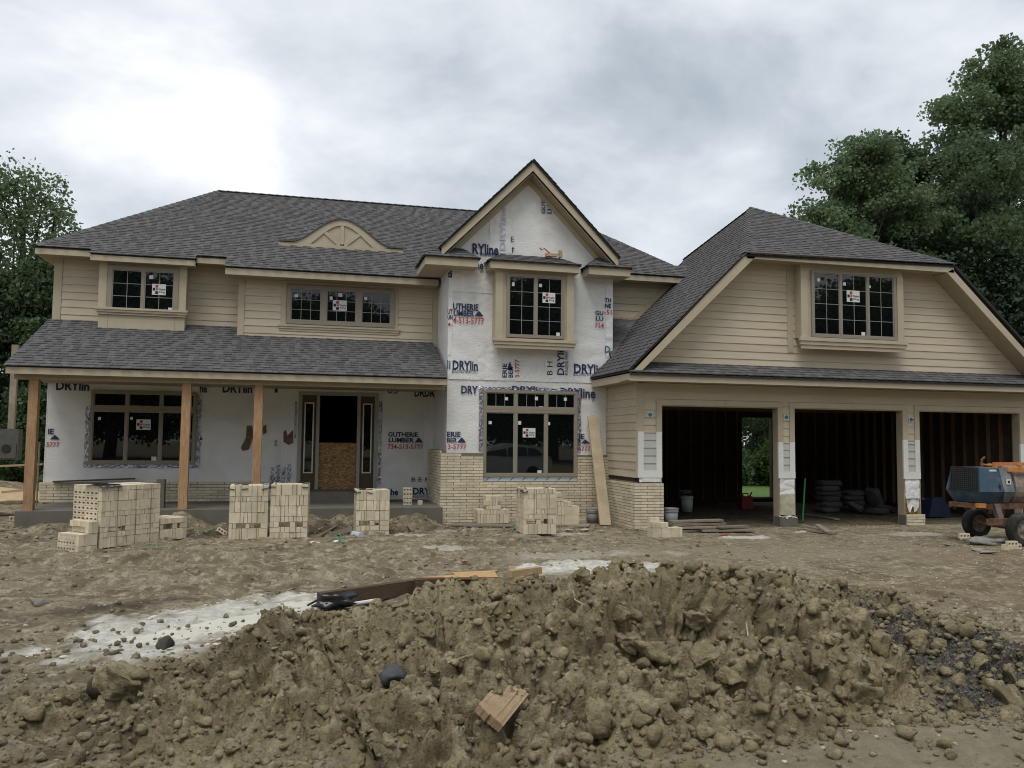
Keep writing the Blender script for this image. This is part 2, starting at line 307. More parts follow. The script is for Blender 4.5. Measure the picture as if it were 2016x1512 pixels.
def brick_wall(parent, a0, a1, z0, z1, plane, axis='y', holes=(), L=0.305, H=0.0655, dep=0.09, ragged=0.0):
    global brick_cube
    if brick_cube is None: brick_cube = cube_mesh('brick', brick_m)
    J = 0.010; items = []; z = z0; k = 0
    while z+H*0.6 < z1:
        a = a0-(L/2 if k % 2 else 0); hz = H-J
        while a < a1:
            s, e = max(a, a0), min(a+L-J, a1); a += L
            pieces = [(s, e)]
            for (h0, h1, g0, g1) in holes:
                if z+hz > g0 and z < g1:
                    nx = []
                    for (p, q) in pieces:
                        if q <= h0 or p >= h1: nx.append((p, q)); continue
                        if p < h0: nx.append((p, h0))
                        if q > h1: nx.append((h1, q))
                    pieces = nx
            for (p, q) in pieces:
                if q-p > 0.035: items.append((p, q, z, z+hz))
        z += H; k += 1
    rest = []
    for (p, q, za, zb) in items:
        off = rng.uniform(-.0025, .0025); c = ((p+q)/2, plane-0.004+off+dep/2, (za+zb)/2); sc = (q-p, dep, zb-za)
        if axis == 'x': c = (c[1], c[0], c[2]); sc = (sc[1], sc[0], sc[2])
        if BRICK_LEFT[0] > 0:
            BRICK_LEFT[0] -= 1; link('brick', brick_cube, parent, c, None, sc)
        else: rest.append((c, sc))
    if rest:
        g = G(); t = []
        for c, sc in rest:
            g.box(c[0]-sc[0]/2, c[0]+sc[0]/2, c[1]-sc[1]/2, c[1]+sc[1]/2, c[2]-sc[2]/2, c[2]+sc[2]/2); t += [rng.random()]*6
        o = g.obj('brickwork', brick_m, parent); face_tint(o.data, t); o['kind'] = 'stuff'
SH_LEFT = [300]
def shingles(parent, poly, eave_i=(0, 1), expo=0.145, single=False, lift=0.0):
    """courses of separate tabs over a convex planar polygon; the edge eave_i is the lowest line"""
    p = [Vector(q) for q in poly]; O = p[eave_i[0]]; U = (p[eave_i[1]]-O).normalized()
    nrm = Vector((0, 0, 0))
    for i in range(len(p)): nrm += p[i].cross(p[(i+1) % len(p)])
    nrm.normalize(); nrm = -nrm if nrm.z < 0 else nrm
    V = nrm.cross(U).normalized(); V = -V if V.z < 0 else V
    uv = [((q-O).dot(U), (q-O).dot(V)) for q in p]; vmin = min(v for _, v in uv); vmax = max(v for _, v in uv)
    def span(v):
        xs = []
        for i in range(len(uv)):
            (u0, v0), (u1, v1) = uv[i], uv[(i+1) % len(uv)]
            if abs(v1-v0) < 1e-9:
                if abs(v-v0) < 1e-6: xs += [u0, u1]
            elif min(v0, v1)-1e-6 <= v <= max(v0, v1)+1e-6: xs.append(u0+(u1-u0)*(v-v0)/(v1-v0))
        return (min(xs), max(xs)) if xs else None
    g = G(); tints = []; v = vmin
    while v < vmax-0.02:
        vt = min(v+expo, vmax); s0, s1 = span(v+1e-4), span(vt-1e-4)
        if not s0 or not s1: v = vt; continue
        u = min(s0[0], s1[0])-rng.random()*0.3; end = max(s0[1], s1[1])
        thick = rng.random() < .5
        while u < end:
            w = rng.uniform(.08, .22); thick = not thick
            cl = lambda x, s: max(s[0], min(s[1], x))
            a, b, c, d = cl(u, s0), cl(u+w-.003, s0), cl(u+w-.003, s1), cl(u, s1); u += w
            if b-a < .012 and c-d < .012: continue
            h = (0.020 if thick else 0.011)+lift
            def P(uu, vv, hh): return O+U*uu+V*vv+nrm*hh
            dv = -0.012 if thick else rng.uniform(-.004, .004)
            vs = [P(a, v+dv, lift), P(b, v+dv, lift), P(b, v+dv, h), P(a, v+dv, h), P(c, vt, lift+.004), P(d, vt, lift+.004)]
            fs = [(0, 1, 2, 3), (3, 2, 4, 5), (0, 3, 5), (1, 4, 2)]; tn = rng.random()*.55 if thick else .45+rng.random()*.55
            if single and SH_LEFT[0] > 0:
                SH_LEFT[0] -= 1; o = G().add(vs, fs).obj('shingle', shingle, parent); face_tint(o.data, [tn]*4)
            else: g.add(vs, fs); tints += [tn]*4
        v = vt
    if g.f:
        o = g.obj('shingle_courses', shingle, parent); face_tint(o.data, tints); o['kind'] = 'stuff'
def prism_rows(parent, pts, th, name, m): return G().slab(pts, th).obj(name, m, parent)
def sticker(win, px, Y, small=False):
    x0, y0, x1, y1 = px; a = at(x0, y1, Y); b = at(x1, y0, Y); w, h = b.x-a.x, b.z-a.z
    def Q(u0, u1, v0, v1, m, n, dy): return G().box(a.x+u0*w, a.x+u1*w, Y-dy-.002, Y-dy, a.z+v0*h, a.z+v1*h).obj(n, m, win)
    Q(0, 1, 0, 1, sticker_w, 'sticker', .002)
    if small: return
    Q(.24, .44, .66, .92, sticker_r, 'sticker_mark', .0045); Q(.05, .23, .38, .64, black_ink, 'sticker_mark', .0045); Q(.24, .44, .07, .34, black_ink, 'sticker_mark', .0045); Q(.28, .42, .42, .6, sticker_r, 'sticker_mark', .0045)
    for j, (u0, u1, v0, v1) in enumerate(((.46, .98, .42, .62), (.5, .93, .14, .36))):
        text_mesh(len(TX)+j, lambda u, v: (a.x+(u0+(u1-u0)*u)*w, Y-.006, a.z+(v0+(v1-v0)*v)*h)).obj('sticker_lettering', black_ink, win)
def window(parent, x0, x1, z0, z1, Y, sashes, nx, nz, fr=0.06, mull=0.06, fm=None, gap=None, label=None):
    """casing ring, sashes, panes and grille bars; Y is the wall face, everything stands proud of it"""
    fm = fm or casing
    g = G(); g.prism([(x0, z0), (x1, z0), (x1, z0+fr), (x0, z0+fr)], Y-.05, Y).prism([(x0, z1-fr), (x1, z1-fr), (x1, z1), (x0, z1)], Y-.05, Y)
    g.box(x0, x0+fr, Y-.05, Y, z0+fr, z1-fr).box(x1-fr, x1, Y-.05, Y, z0+fr, z1-fr)
    win = g.obj('window', fm, parent, label=label)
    n = sashes; iw = (x1-x0-2*fr-(n-1)*mull)/n; X = x0+fr
    for k in range(n):
        a, b = X+k*(iw+mull), X+k*(iw+mull)+iw
        if k: G().box(a-mull, a, Y-.045, Y, z0+fr, z1-fr).obj('mullion', fm, win)
        s = 0.022; za, zb = z0+fr, z1-fr
        G().box(a, b, Y-.035, Y-.004, za, za+s).box(a, b, Y-.035, Y-.004, zb-s, zb).box(a, a+s, Y-.035, Y-.004, za+s, zb-s).box(b-s, b, Y-.035, Y-.004, za+s, zb-s).obj('sash', sash_m, win)
        G().box(a+s, b-s, Y-.016, Y-.008, za+s, zb-s).obj('pane', glass, win)
        if nx*nz > 1:
            g = G()
            for i in range(1, nx): u = a+s+(b-a-2*s)*i/nx; g.box(u-.006, u+.006, Y-.022, Y-.0165, za+s, zb-s)
            for j in range(1, nz): w = za+s+(zb-za-2*s)*j/nz; g.box(a+s, b-s, Y-.0215, Y-.017, w-.006, w+.006)
            g.obj('grille', muntin_m, win)
    return win
def sill(parent, x0, x1, z0, z1, Y, dep, n=3, name='window_sill', over=0.09):
    h = (z1-z0)/n
    for i in range(n):
        o = over*(i+1)/n
        G().box(x0-o, x1+o, Y-dep-o, Y, z0+i*h+(.003 if i else 0), z0+(i+1)*h).obj(name, trim, parent)
# ================================================================== THE HOUSE
house = thing('house', 'unfinished two-storey tan house with white-wrapped gabled tower, porch and three open garage bays', 'house', (5, 18, 0))
# --- main body (upper floors behind the porch) -------------------------------------------------
PITCH = 0.55
def zroof(y): return 5.87+PITCH*(y-20.0)
YA, YB = 21.1, 20.5
XL, XBL, XTL, XTR = -5.72, -1.60, 3.17, 7.15
body = G().box(XL, XBL, YA, 32.4, 3.0, 6.05).box(XBL, 10.2, YB+.0, 32.4, 4.0, 5.75).obj('upper_wall', siding, house)
back = G().box(XL, 10.2, 31.5, 32.3, 0, 3.0).box(XL, XL+.15, YP+.02, 31.5, 0, 3.0).obj('lower_wall', siding, house)
boards(body, lambda z: (XL+.15, -1.58), 4.55, 6.05, YA)
boards(body, lambda z: (XBL+.14, XTL-.14), 4.22, 5.72, YB)
cor = lambda a, b, y0, y1, z0, z1, m=trim, n='corner_trim', p=None: G().box(a, b, y0, y1, z0, z1).obj(n, m, p or house)
cor(XL-.03, XL+.145, YA-.032, YA+.1, 4.5, 6.05); cor(XBL-.01, XBL+.135, YB-.034, YB+.3, 4.15, 5.72); cor(XTL-.135, XTL-.003, YB-.034, YB+.05, 4.2, 5.72)
# second-floor bay on the left
BX0, BX1, YBAY = AX(196, 560, 20.62), AX(366, 560, 20.62), 20.62
bay = G().box(BX0, BX1, YBAY, YA, 4.3, 5.98).obj('window_bay', trim, house)
wb = window(bay, AX(212, 560, YBAY), AX(352, 560, YBAY), AZ(280, 617, YBAY)-.03, AZ(280, 527, YBAY)+.02, YBAY, 2, 2, 3, fr=.10, mull=.055)
sticker(wb, (299, 560, 327, 580), YBAY-.02); sticker(wb, (294, 542, 302, 549), YBAY-.02, True); sticker(wb, (331, 606, 339, 612), YBAY-.02, True)
for a, b in ((BX0-.015, BX0+.16), (BX1-.16, BX1+.015)): cor(a, b, YBAY-.022, YBAY+.1, 4.83, 5.97, p=bay)
sill(bay, BX0, BX1, 4.70, 4.86, YBAY, 0.02, 3, over=.07)
for x in (BX0+.21, BX1-.21): cor(x-.003, x+.003, YBAY-.004, YBAY, 4.32, 4.69, mortar, 'panel_joint', bay)
# triple window
tw = window(house, AX(565, 600, YB), AX(776, 600, YB), AZ(670, 642, YB), AZ(670, 566, YB), YB-.03, 3, 3, 3, fr=.09, mull=.13)
for px in ((655, 592, 683, 611),): sticker(tw, px, YB-.05)
for px in ((580, 579, 587, 585), (649, 584, 655, 590), (666, 577, 674, 584), (717, 585, 723, 591)): sticker(tw, px, YB-.05, True)
a_, b_ = AX(553, 600, YB), AX(784, 600, YB)
for x0, x1 in ((a_, a_+.13), (b_-.13, b_)): cor(x0, x1, YB-.036, YB, 4.62, 5.72, n='window_casing')
sill(house, a_, b_, 4.47, 4.63, YB, .02, 3, over=.05)
# --- main roof ---------------------------------------------------------------------------------
ZR = 9.5; YR = 20.0+(ZR-5.87)/PITCH
RL, RRt = (-2.78, YR, ZR), (8.5, YR, ZR)
main_roof = G().slab([(-6.05, 20.6, zroof(20.6)-.02), (11.1, 20.6, zroof(20.6)-.02), (RRt[0], YR, ZR-.02), (RL[0], YR, ZR-.02)], .03)
main_roof.slab([(-6.05, 33, 6.18), (-6.05, 20.6, 6.18), (RL[0], YR, ZR-.02)], .1); main_roof.slab([(11.1, 20.6, 6.18), (11.1, 33, 6.18), (RRt[0], YR, ZR-.02)], .1)
main_roof.slab([(11.1, 33, 6.18), (-6.05, 33, 6.18), (RL[0], YR, ZR-.02), (RRt[0], YR, ZR-.02)], .1)
main_roof.slab([(-4.83, 20.36, zroof(20.36)-.02), (-2.60, 20.36, zroof(20.36)-.02), (-2.60, 20.62, zroof(20.62)-.02), (-4.83, 20.62, zroof(20.62)-.02)], .025)
main_roof.slab([(-1.88, 20.0, 5.85), (3.10, 20.0, 5.85), (3.10, 20.62, zroof(20.62)-.02), (-1.88, 20.62, zroof(20.62)-.02)], .025)
main_roof = main_roof.obj('main_roof', deck, house)
shingles(main_roof, [(-6.05, 20.58, zroof(20.58)), (11.1, 20.58, zroof(20.58)), RRt, RL])
shingles(main_roof, [(-4.85, 20.33, zroof(20.33)), (-2.58, 20.33, zroof(20.33)), (-2.58, 20.6, zroof(20.6)), (-4.85, 20.6, zroof(20.6))])
shingles(main_roof, [(-1.90, 19.97, zroof(19.97)), (3.12, 19.97, zroof(19.97)), (3.12, 20.6, zroof(20.6)), (-1.90, 20.6, zroof(20.6))])
shingles(main_roof, [(-6.06, 33, 6.18), (-6.06, 20.58, 6.19), (RL[0], YR, ZR)], (0, 1))
def caps(parent, a, b, n, w=.15):       # ridge and hip cap shingles
    a, b = Vector(a), Vector(b); d = (b-a).normalized(); s = d.cross(Vector((0, 0, 1))).normalized(); g = G(); L_ = (b-a).length
    for i in range(n):
        p = a+d*(L_*i/n); q = a+d*(L_*(i+1.25)/n); u = Vector((0, 0, 1))
        g.add([p-s*w-u*.045+u*.02, p+u*.035, p+s*w-u*.045+u*.02, q-s*w-u*.055+u*.01, q+u*.02, q+s*w-u*.055+u*.01], [(0, 1, 4, 3), (1, 2, 5, 4)])
    o = g.obj('ridge_cap', shingle, parent); face_tint(o.data, [v for i in range(n) for v in [rng.random()]*2]); o['kind'] = 'stuff'
caps(main_roof, RL, RRt, 46); caps(main_roof, (-6.05, 20.58, 6.20), RL, 28)
fas = lambda x0, x1, y, z1, h=.15, m=trim, n='fascia', p=None, t=.03: G().box(x0, x1, y, y+t, z1-h, z1).obj(n, m, p or main_roof)
fas(-6.04, -4.84, 20.61, 6.165, .15); fas(-2.59, -1.90, 20.61, 6.165, .15); fas(-4.83, -2.60, 20.365, 6.035, .14); fas(-1.88, 3.10, 20.01, 5.83, .155)
G().box(-6.04, -6.01, 20.65, 32.9, 6.03, 6.18).obj('fascia', trim, main_roof)
G().box(-4.83, -4.80, 20.40, 20.62, 5.905, 6.03).box(-2.63, -2.60, 20.40, 20.62, 5.905, 6.03).box(-1.88, -1.85, 20.05, 20.62, 5.68, 5.83).obj('fascia', trim, main_roof)
sof = G().box(-6.01, -4.84, 20.65, YA, 6.03, 6.045).box(-2.60, -1.88, 20.65, YA, 6.03, 6.045).box(-4.80, -2.63, 20.40, YBAY, 5.90, 5.915).box(-1.85, 3.09, 20.05, YB, 5.675, 5.69).box(-6.01, XL-.03, YA, 31, 6.03, 6.045)
sof.obj('soffit', soffit_m, main_roof)
G().box(XBL, 3.1, YB-.02, YB, 5.62, 5.675).obj('frieze_board', trim, main_roof)
# eyebrow ornament standing on the roof
YE = 21.74
def bell(u):                            # u in -1..1
    return 0.16+0.66*(0.5+0.5*math.cos(math.pi*min(1.0, abs(u)/0.80)))**0.85
ex0, ex1 = AX(548, 480, YE), AX(794, 496, YE); ec, eh = (ex0+ex1)/2, (ex1-ex0)/2; ez = (AZ(548, 487, YE)+AZ(793, 502, YE))/2
NB = 40; top = [(ec+eh*(-1+2*i/NB), ez+bell(-1+2*i/NB)) for i in range(NB+1)]
eye = G().prism([(ex0, ez-.3), (ex1, ez-.3)]+top[::-1], YE, YE+1.75).obj('eyebrow_dormer', trim, house)
g = G()
for i in range(NB):                     # raised arched border
    (xa, za), (xb, zb) = top[i], top[i+1]; ia = (ec+(xa-ec)*.84, max(ez+.14, za-.15)); ib = (ec+(xb-ec)*.84, max(ez+.14, zb-.15))
    if za > ez+.17 or zb > ez+.17: g.prism([ia, ib, (xb, zb-.002), (xa, za-.002)], YE-.03, YE-.001)
g.obj('arched_border', trim, eye); G().box(ex0, ex1, YE-.03, YE-.001, ez-.02, ez+.139).obj('base_board', trim, eye)
for ang in (-50, 0, 50):
    t = R(ang); p0 = Vector((ec, 0, ez+.10)); d = Vector((math.sin(t), 0, math.cos(t))); ln = .62 if ang else .60
    s = Vector((d.z, 0, -d.x))*.045; q = p0+d*ln
    G().prism([((p0-s).x, (p0-s).z), ((p0+s).x, (p0+s).z), ((q+s).x, (q+s).z), ((q-s).x, (q-s).z)], YE-.024, YE-.001).obj('spoke', trim, eye)
g = G()
for i in range(NB):
    (xa, za), (xb, zb) = top[i], top[i+1]; g.hexa([(xa, YE-.06, za), (xb, YE-.06, zb), (xb, YE+1.8, zb), (xa, YE+1.8, za)], [(xa, YE-.06, za+.03), (xb, YE-.06, zb+.03), (xb, YE+1.8, zb+.03), (xa, YE+1.8, za+.03)])
g.obj('roof_cover', shingle, eye)
# --- porch -------------------------------------------------------------------------------------
PEZ, PEY, PS = 3.30, 18.3, 0.464
def zp(y): return PEZ+PS*(y-PEY)
PX0, PX1 = -5.78, 3.06
porch_roof = G().slab([(PX0, PEY, zp(PEY)-.02), (PX1, PEY, zp(PEY)-.02), (PX1, YA, zp(YA)-.02), (PX0, YA, zp(YA)-.02)], .025).obj('porch_roof', deck, house)
shingles(porch_roof, [(PX0-.03, PEY-.04, zp(PEY-.04)), (PX1, PEY-.04, zp(PEY-.04)), (PX1, YA, zp(YA)), (PX0-.03, YA, zp(YA))], single=True, expo=.15)
fas(PX0, PX1, PEY+.004, PEZ-.042, .135, p=porch_roof)
G().box(PX0+.1, PX1-.02, PEY+.2, PEY+.4, 3.03, 3.16).obj('porch_beam', soffit_m, porch_roof)
G().box(PX0+.03, PX1-.01, PEY+.03, PEY+.2, 3.14, 3.16).box(PX0+.03, PX1+.05, PEY+.4, YP, 3.10, 3.12).obj('porch_ceiling', soffit_m, porch_roof)
G().prismx([(PEY+.03, 3.16), (YP, 3.16), (YA, zp(YA)-.12), (PEY+.03, zp(PEY)-.09)], PX0, PX0+.03).obj('end_panel', trim, porch_roof)
slab = G().box(-5.50, 3.02, 18.35, YP, -.2, .40).obj('porch_slab', concrete, house)
G().box(-.3, 2.0, 19.9, YP, .40, .66).obj('door_step', concrete, slab)
for i, (xa, xb, ya, xt) in enumerate(((46, 66, 1005, 58), (350, 369, 1003, 368), (495, 513, 960, 504))):
    x0 = AX(xa, ya, 18.6); zb = .40; cxp = (AX(xa, ya, 18.6)+AX(xb, ya, 18.6))/2
    G().box(cxp-.088, cxp+.088, 18.52, 18.69, zb, 3.03).obj('porch_post', post_wood, house)
pw = G().box(XL, -.16, YP, YP+.15, .4, 3.12).box(1.76, 3.4, YP, YP+.15, .4, 3.12).box(-.16, 1.76, YP, YP+.3, 3.02, 3.22).obj('porch_wall', wrap, house)
G().box(XL, XL+.02, YP-.006, YP+.2, .4, 3.12).obj('wrap_edge', wrap_seam, pw)
for (x0, y0, x1, y1) in ((553, 782, 590, 930), (833, 780, 858, 935), (757, 752, 790, 790)):
    a, b = at(x0, y1, YP), at(x1, y0, YP); G().box(a.x, b.x, YP-.006, YP, a.z, min(b.z, 3.1)).obj('wrap_patch', wrap_seam, pw)
lw = G().box(-5.74, -.95, YP-.10, YP-.001, .40, .845).obj('low_brick_wall', mortar, house)
# left porch window
PW0, PW1 = AX(178, 840, YP), AX(386, 840, YP)
pzt, pzb = 2.96, AZ(280, 913, YP)
ztr = AZ(280, 806, YP)
lwn = window(house, PW0, PW1, pzb, ztr, YP-.01, 3, 1, 1, fr=.055, mull=.05)
ltr = window(house, PW0, PW1, ztr+.003, pzt, YP-.01, 3, 1, 1, fr=.06, mull=.05)
sticker(lwn, (268, 826, 297, 846), YP-.03); sticker(lwn, (298, 899, 308, 907), YP-.03, True); sticker(lwn, (193, 821, 199, 827), YP-.03, True); sticker(lwn, (256, 821, 262, 826), YP-.03, True)
def foil_strip(parent, pts, w, Y, seed, n='flashing_tape', axis='z'):
    """crumpled foil tape along a line from pts[0] to pts[1] in the wall plane"""
    rr = random.Random(seed); (x0, z0), (x1, z1) = pts; L_ = math.hypot(x1-x0, z1-z0); k = max(4, int(L_/.045)); g = G(); dx, dz = (x1-x0)/L_, (z1-z0)/L_
    vs = []
    for i in range(k+1):
        t = i/k*L_; c = (x0+dx*t, z0+dz*t)
        for j in range(4):
            s = (j/3-.5)*w*(.75+rr.uniform(-.25, .25)); vs.append((c[0]-dz*s, Y-.006-rr.random()*.022, c[1]+dx*s))
    g.add(vs, [(i*4+j, i*4+j+1, (i+1)*4+j+1, (i+1)*4+j) for i in range(k) for j in range(3)]); return g.obj(n, foil, parent)
foil_strip(pw, ((PW0-.06, pzb-.06), (PW0-.06, 2.6)), .11, YP, 1); foil_strip(pw, ((PW1+.06, pzb-.06), (PW1+.06, 2.9)), .11, YP, 2); foil_strip(pw, ((PW0-.1, pzb-.06), (PW1+.1, pzb-.06)), .09, YP, 3)
# entrance: frame, sidelights, board across the opening, dark hall behind
ent = G().box(-.16, -.07, YP-.03, YP+.1, .62, 3.02).box(.27, .35, YP-.03, YP+.1, .62, 3.02).box(1.26, 1.34, YP-.03, YP+.1, .62, 3.02).box(1.68, 1.77, YP-.03, YP+.1, .62, 3.02).box(-.16, 1.77, YP-.028, YP+.1, 2.96, 3.04).obj('door_frame', grey_frame, house)
for x0, x1 in ((-.07, .27), (1.34, 1.68)):
    G().box(x0, x1, YP+.02, YP+.06, .66, 2.96).obj('sidelight', sidelite, ent)
    u0, u1, w0, w1 = x0+.055, x1-.055, 1.05, 2.78
    G().box(u0, u0+.03, YP-.004, YP+.02, w0, w1).box(u1-.03, u1, YP-.004, YP+.02, w0, w1).box(u0+.03, u1-.03, YP-.004, YP+.02, w0, w0+.03).box(u0+.03, u1-.03, YP-.004, YP+.02, w1-.03, w1).obj('sidelight_sash', primer, ent)
    G().box(u0+.03, u1-.03, YP+.008, YP+.018, w0+.03, w1-.03).obj('pane', glass, ent)
G().box(.35, 1.26, YP+.05, YP+.065, .64, 1.80).obj('osb_panel', osb, ent)
G().box(-.16, 1.77, YP-.10, YP+.1, .60, .655).obj('threshold', foil, ent)
foil_strip(ent, ((-.1, .56), (1.5, .57)), .10, YP-.12, 8); foil_strip(pw, ((1.83, .75), (1.83, 2.85)), .09, YP, 5); foil_strip(pw, ((-.22, 1.9), (-.22, 2.8)), .06, YP, 6)
for k in range(4): foil_strip(pw, ((-.75+k*.13, .62), (-.72+k*.13, 1.2+.06*(k % 2))), .10, YP, 20+k)
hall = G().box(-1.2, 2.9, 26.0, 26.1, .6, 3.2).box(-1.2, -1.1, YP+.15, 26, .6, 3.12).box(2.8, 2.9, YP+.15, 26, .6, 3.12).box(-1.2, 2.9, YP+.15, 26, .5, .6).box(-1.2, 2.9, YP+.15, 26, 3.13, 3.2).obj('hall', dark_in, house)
G().box(-.2, .35, 25.6, 25.8, .6, 1.9).box(.8, 1.4, 25.2, 25.6, .6, 1.5).obj('stored_materials', grey_wood, hall)
# --- tower -------------------------------------------------------------------------------------
YRK = 18.5
apx = at(1049.5, 315.4, YRK); el = at(869.6, 483.6, YRK); er = at(1217, 504.7, YRK)
TC = apx.x; ZAP = apx.z; ZE = (el.z+er.z)/2; HW = (er.x-el.x)/2
TSL = (ZAP-ZE)/HW                       # slope of the tower roof
def wrinkled(x0, x1, z0, z1, Y, clip=None, amp=.011, step=.05, seed=0):
    nx, nz = max(2, int((x1-x0)/step)), max(2, int((z1-z0)/step)); rr = np.random.RandomState(seed)
    X, Z = np.meshgrid(np.linspace(x0, x1, nx+1), np.linspace(z0, z1, nz+1)); D = np.zeros_like(X)
    for k in range(26):
        a = rr.uniform(-.5, .5)+(math.pi/2 if k % 2 else 0); f = rr.uniform(5, 26); ph = rr.uniform(0, 6.28)
        D += np.sin(X*math.cos(a)*f+Z*math.sin(a)*f+ph)*rr.uniform(.3, 1)*np.exp(-(((X-rr.uniform(x0, x1))/.8)**2+((Z-rr.uniform(z0, z1))/.5)**2))
    band = np.exp(-((Z-3.45)/.22)**2)
    D = np.abs(D)*amp*1.6+band*amp*.9*np.abs(np.sin(X*34+np.sin(Z*40)*1.4+Z*9))
    vs = np.stack([X, Y-np.clip(D, 0, .017), Z], -1).reshape(-1, 3); fs = []
    for j in range(nz):
        for i in range(nx):
            cx_, cz_ = (X[j, i]+X[j+1, i+1])/2, (Z[j, i]+Z[j+1, i+1])/2
            if clip is None or clip(cx_, cz_): q = j*(nx+1)+i; fs.append((q, q+1, q+nx+2, q+nx+1))
    return G().add(vs.tolist(), fs)
zin = lambda x: ZAP-.16-TSL*abs(x-TC)
tower = G().prism([(XTL, 0), (XTR, 0), (XTR, zin(XTR)), (TC, zin(TC)), (XTL, zin(XTL))], YT, 24).obj('tower_wall', wrap, house)
wrinkled(XTL+.001, XTR-.001, 1.0, ZAP-.2, YT-.004, lambda x, z: z < zin(x)-.02, seed=4).obj('wrap_sheet', wrap, tower, smooth=True)
for (x0, y0, x1, y1) in ((963, 430, 1008, 497), (940, 680, 980, 746), (1072, 710, 1090, 745), (1118, 700, 1128, 745), (1192, 545, 1206, 720), (881, 545, 892, 700)):
    a, b = at(x0, y1, YT), at(x1, y0, YT); wrinkled(a.x, b.x, a.z, b.z, YT-.012, amp=.004, step=.04, seed=int(x0)).obj('wrap_strip', wrap_seam, tower, smooth=True)
wrinkled(XTL+.002, XTR-.002, 3.30, 3.66, YT-.010, amp=.020, step=.03, seed=77).obj('wrap_lap', wrap_seam, tower, smooth=True)
wrinkled(XTL+.002, TC-.5, 5.35, 5.80, YT-.010, amp=.012, step=.035, seed=78).obj('wrap_lap', wrap_seam, tower, smooth=True)
# tower roof and rake boards
RKH = .20
tr = G()
for s in (-1, 1):
    e = (TC+s*(HW+.02)); zt = ZAP-TSL*(HW+.02)
    q = [(TC, YRK-.06, ZAP+.005), (e, YRK-.06, zt+.005), (e, 25, zt+.005), (TC, 25, ZAP+.005)]
    tr.slab(q if s > 0 else q[::-1], .05)
tower_roof = tr.obj('tower_roof', deck, house)
for s in (-1, 1):
    e = TC+s*(HW+.03); zt = ZAP-TSL*(HW+.03)
    shingles(tower_roof, [(e, YRK-.08, zt+.012), (e, 25, zt+.012), (TC, 25, ZAP+.012), (TC, YRK-.08, ZAP+.012)], (0, 1))
    G().prism([(TC, ZAP-.05), (TC+s*HW, ZAP-.05-TSL*HW), (TC+s*HW, ZAP-.05-TSL*HW-RKH), (TC, ZAP-.05-RKH*1.05)], YRK-.02, YRK+.015).obj('rake_board', trim, tower_roof)
    G().prism([(TC, ZAP-.30), (TC+s*HW*.97, ZAP-.30-TSL*HW*.97), (TC+s*HW*.97, ZAP-.315-TSL*HW*.97), (TC, ZAP-.315)], YRK+.016, YT).obj('rake_soffit', soffit_m, tower_roof)
    G().prism([(TC, ZAP-.32), (TC+s*HW*.93, ZAP-.32-TSL*HW*.93), (TC+s*HW*.93, ZAP-.46-TSL*HW*.93), (TC, ZAP-.47)], YT-.035, YT).obj('frieze_board', trim, tower_roof)
# eave returns with little hipped roofs
for (xa, xb, ya, yb) in ((AX(838, 500, 18.42), AX(942, 510, 18.42), 18.42, 20.4), (AX(1160, 515, 18.42), AX(1241, 525, 18.42), 18.42, 20.4)):
    ret = G().box(xa, xb, ya, ya+.03, 5.86, 6.04).box(xa, xa+.03, ya+.03, 19.9, 5.86, 6.04).box(xb-.03, xb, ya+.03, 19.9, 5.86, 6.04).box(xa+.03, xb-.03, ya+.03, 19.9, 5.865, 5.88).obj('eave_return', trim, house)
    xc0, xc1 = xa+.38, xb-.30
    q = [(xa-.04, ya-.04, 6.05), (xb+.04, ya-.04, 6.05), (xc1, YT-.03, 6.36), (xc0, YT-.03, 6.36)]
    G().slab(q, .02).slab([(xa-.04, 19.9, 6.05), (xa-.04, ya-.04, 6.05), (xc0, YT-.03, 6.36), (xc0, 19.9, 6.36)], .02).slab([(xb+.04, ya-.04, 6.05), (xb+.04, 19.9, 6.05), (xc1, 19.9, 6.36), (xc1, YT-.03, 6.36)], .02).obj('return_roof', deck, ret)
    shingles(ret, [tuple(Vector(v)+Vector((0, 0, .008))) for v in q], lift=.004)
    shingles(ret, [(xa-.04, 19.9, 6.06), (xa-.04, ya-.04, 6.06), (xc0, YT-.03, 6.37), (xc0, 19.9, 6.37)], lift=.004)
    shingles(ret, [(xb+.04, ya-.04, 6.06), (xb+.04, 19.9, 6.06), (xc1, 19.9, 6.37), (xc1, YT-.03, 6.37)], lift=.004)
# upper tower window in a boxed-out surround
YO = 18.55
ox0, ox1 = AX(976, 600, YO), AX(1129, 600, YO); oz0, oz1 = AZ(1050, 668, YO), AZ(1050, 534, YO)
oriel = G().box(ox0, ox1, YO, YT, oz0-.02, oz1+.06).obj('window_surround', trim, house)
for a, b in ((ox0-.01, ox0+.17), (ox1-.17, ox1+.01)): cor(a, b, YO-.022, YO+.05, oz0, oz1, p=oriel)
ow = window(oriel, AX(997, 600, YO), AX(1110, 600, YO), AZ(1052, 666, YO), AZ(1052, 542, YO), YO-.002, 2, 2, 4, fr=.055, mull=.055)
sticker(ow, (1068, 577, 1093, 596), YO-.022); sticker(ow, (1008, 556, 1013, 563), YO-.022, True); sticker(ow, (1061, 559, 1067, 565), YO-.022, True); sticker(ow, (1095, 655, 1102, 662), YO-.022, True)
sill(oriel, ox0, ox1, AZ(1050, 687, YO), oz0+.0, YO, 0.0, 3, over=.07)
fz0, fz1 = AZ(1050, 532, 18.36), AZ(1050, 518, 18.36); fx0, fx1 = AX(966, 520, 18.36), AX(1141, 530, 18.36)
G().box(fx0, fx1, 18.36, 18.39, fz0, fz1).box(fx0, fx0+.03, 18.39, YT, fz0, fz1).box(fx1-.03, fx1, 18.39, YT, fz0, fz1).box(fx0+.03, fx1-.03, 18.39, YT, fz0+.005, fz0+.02).obj('surround_fascia', trim, oriel)
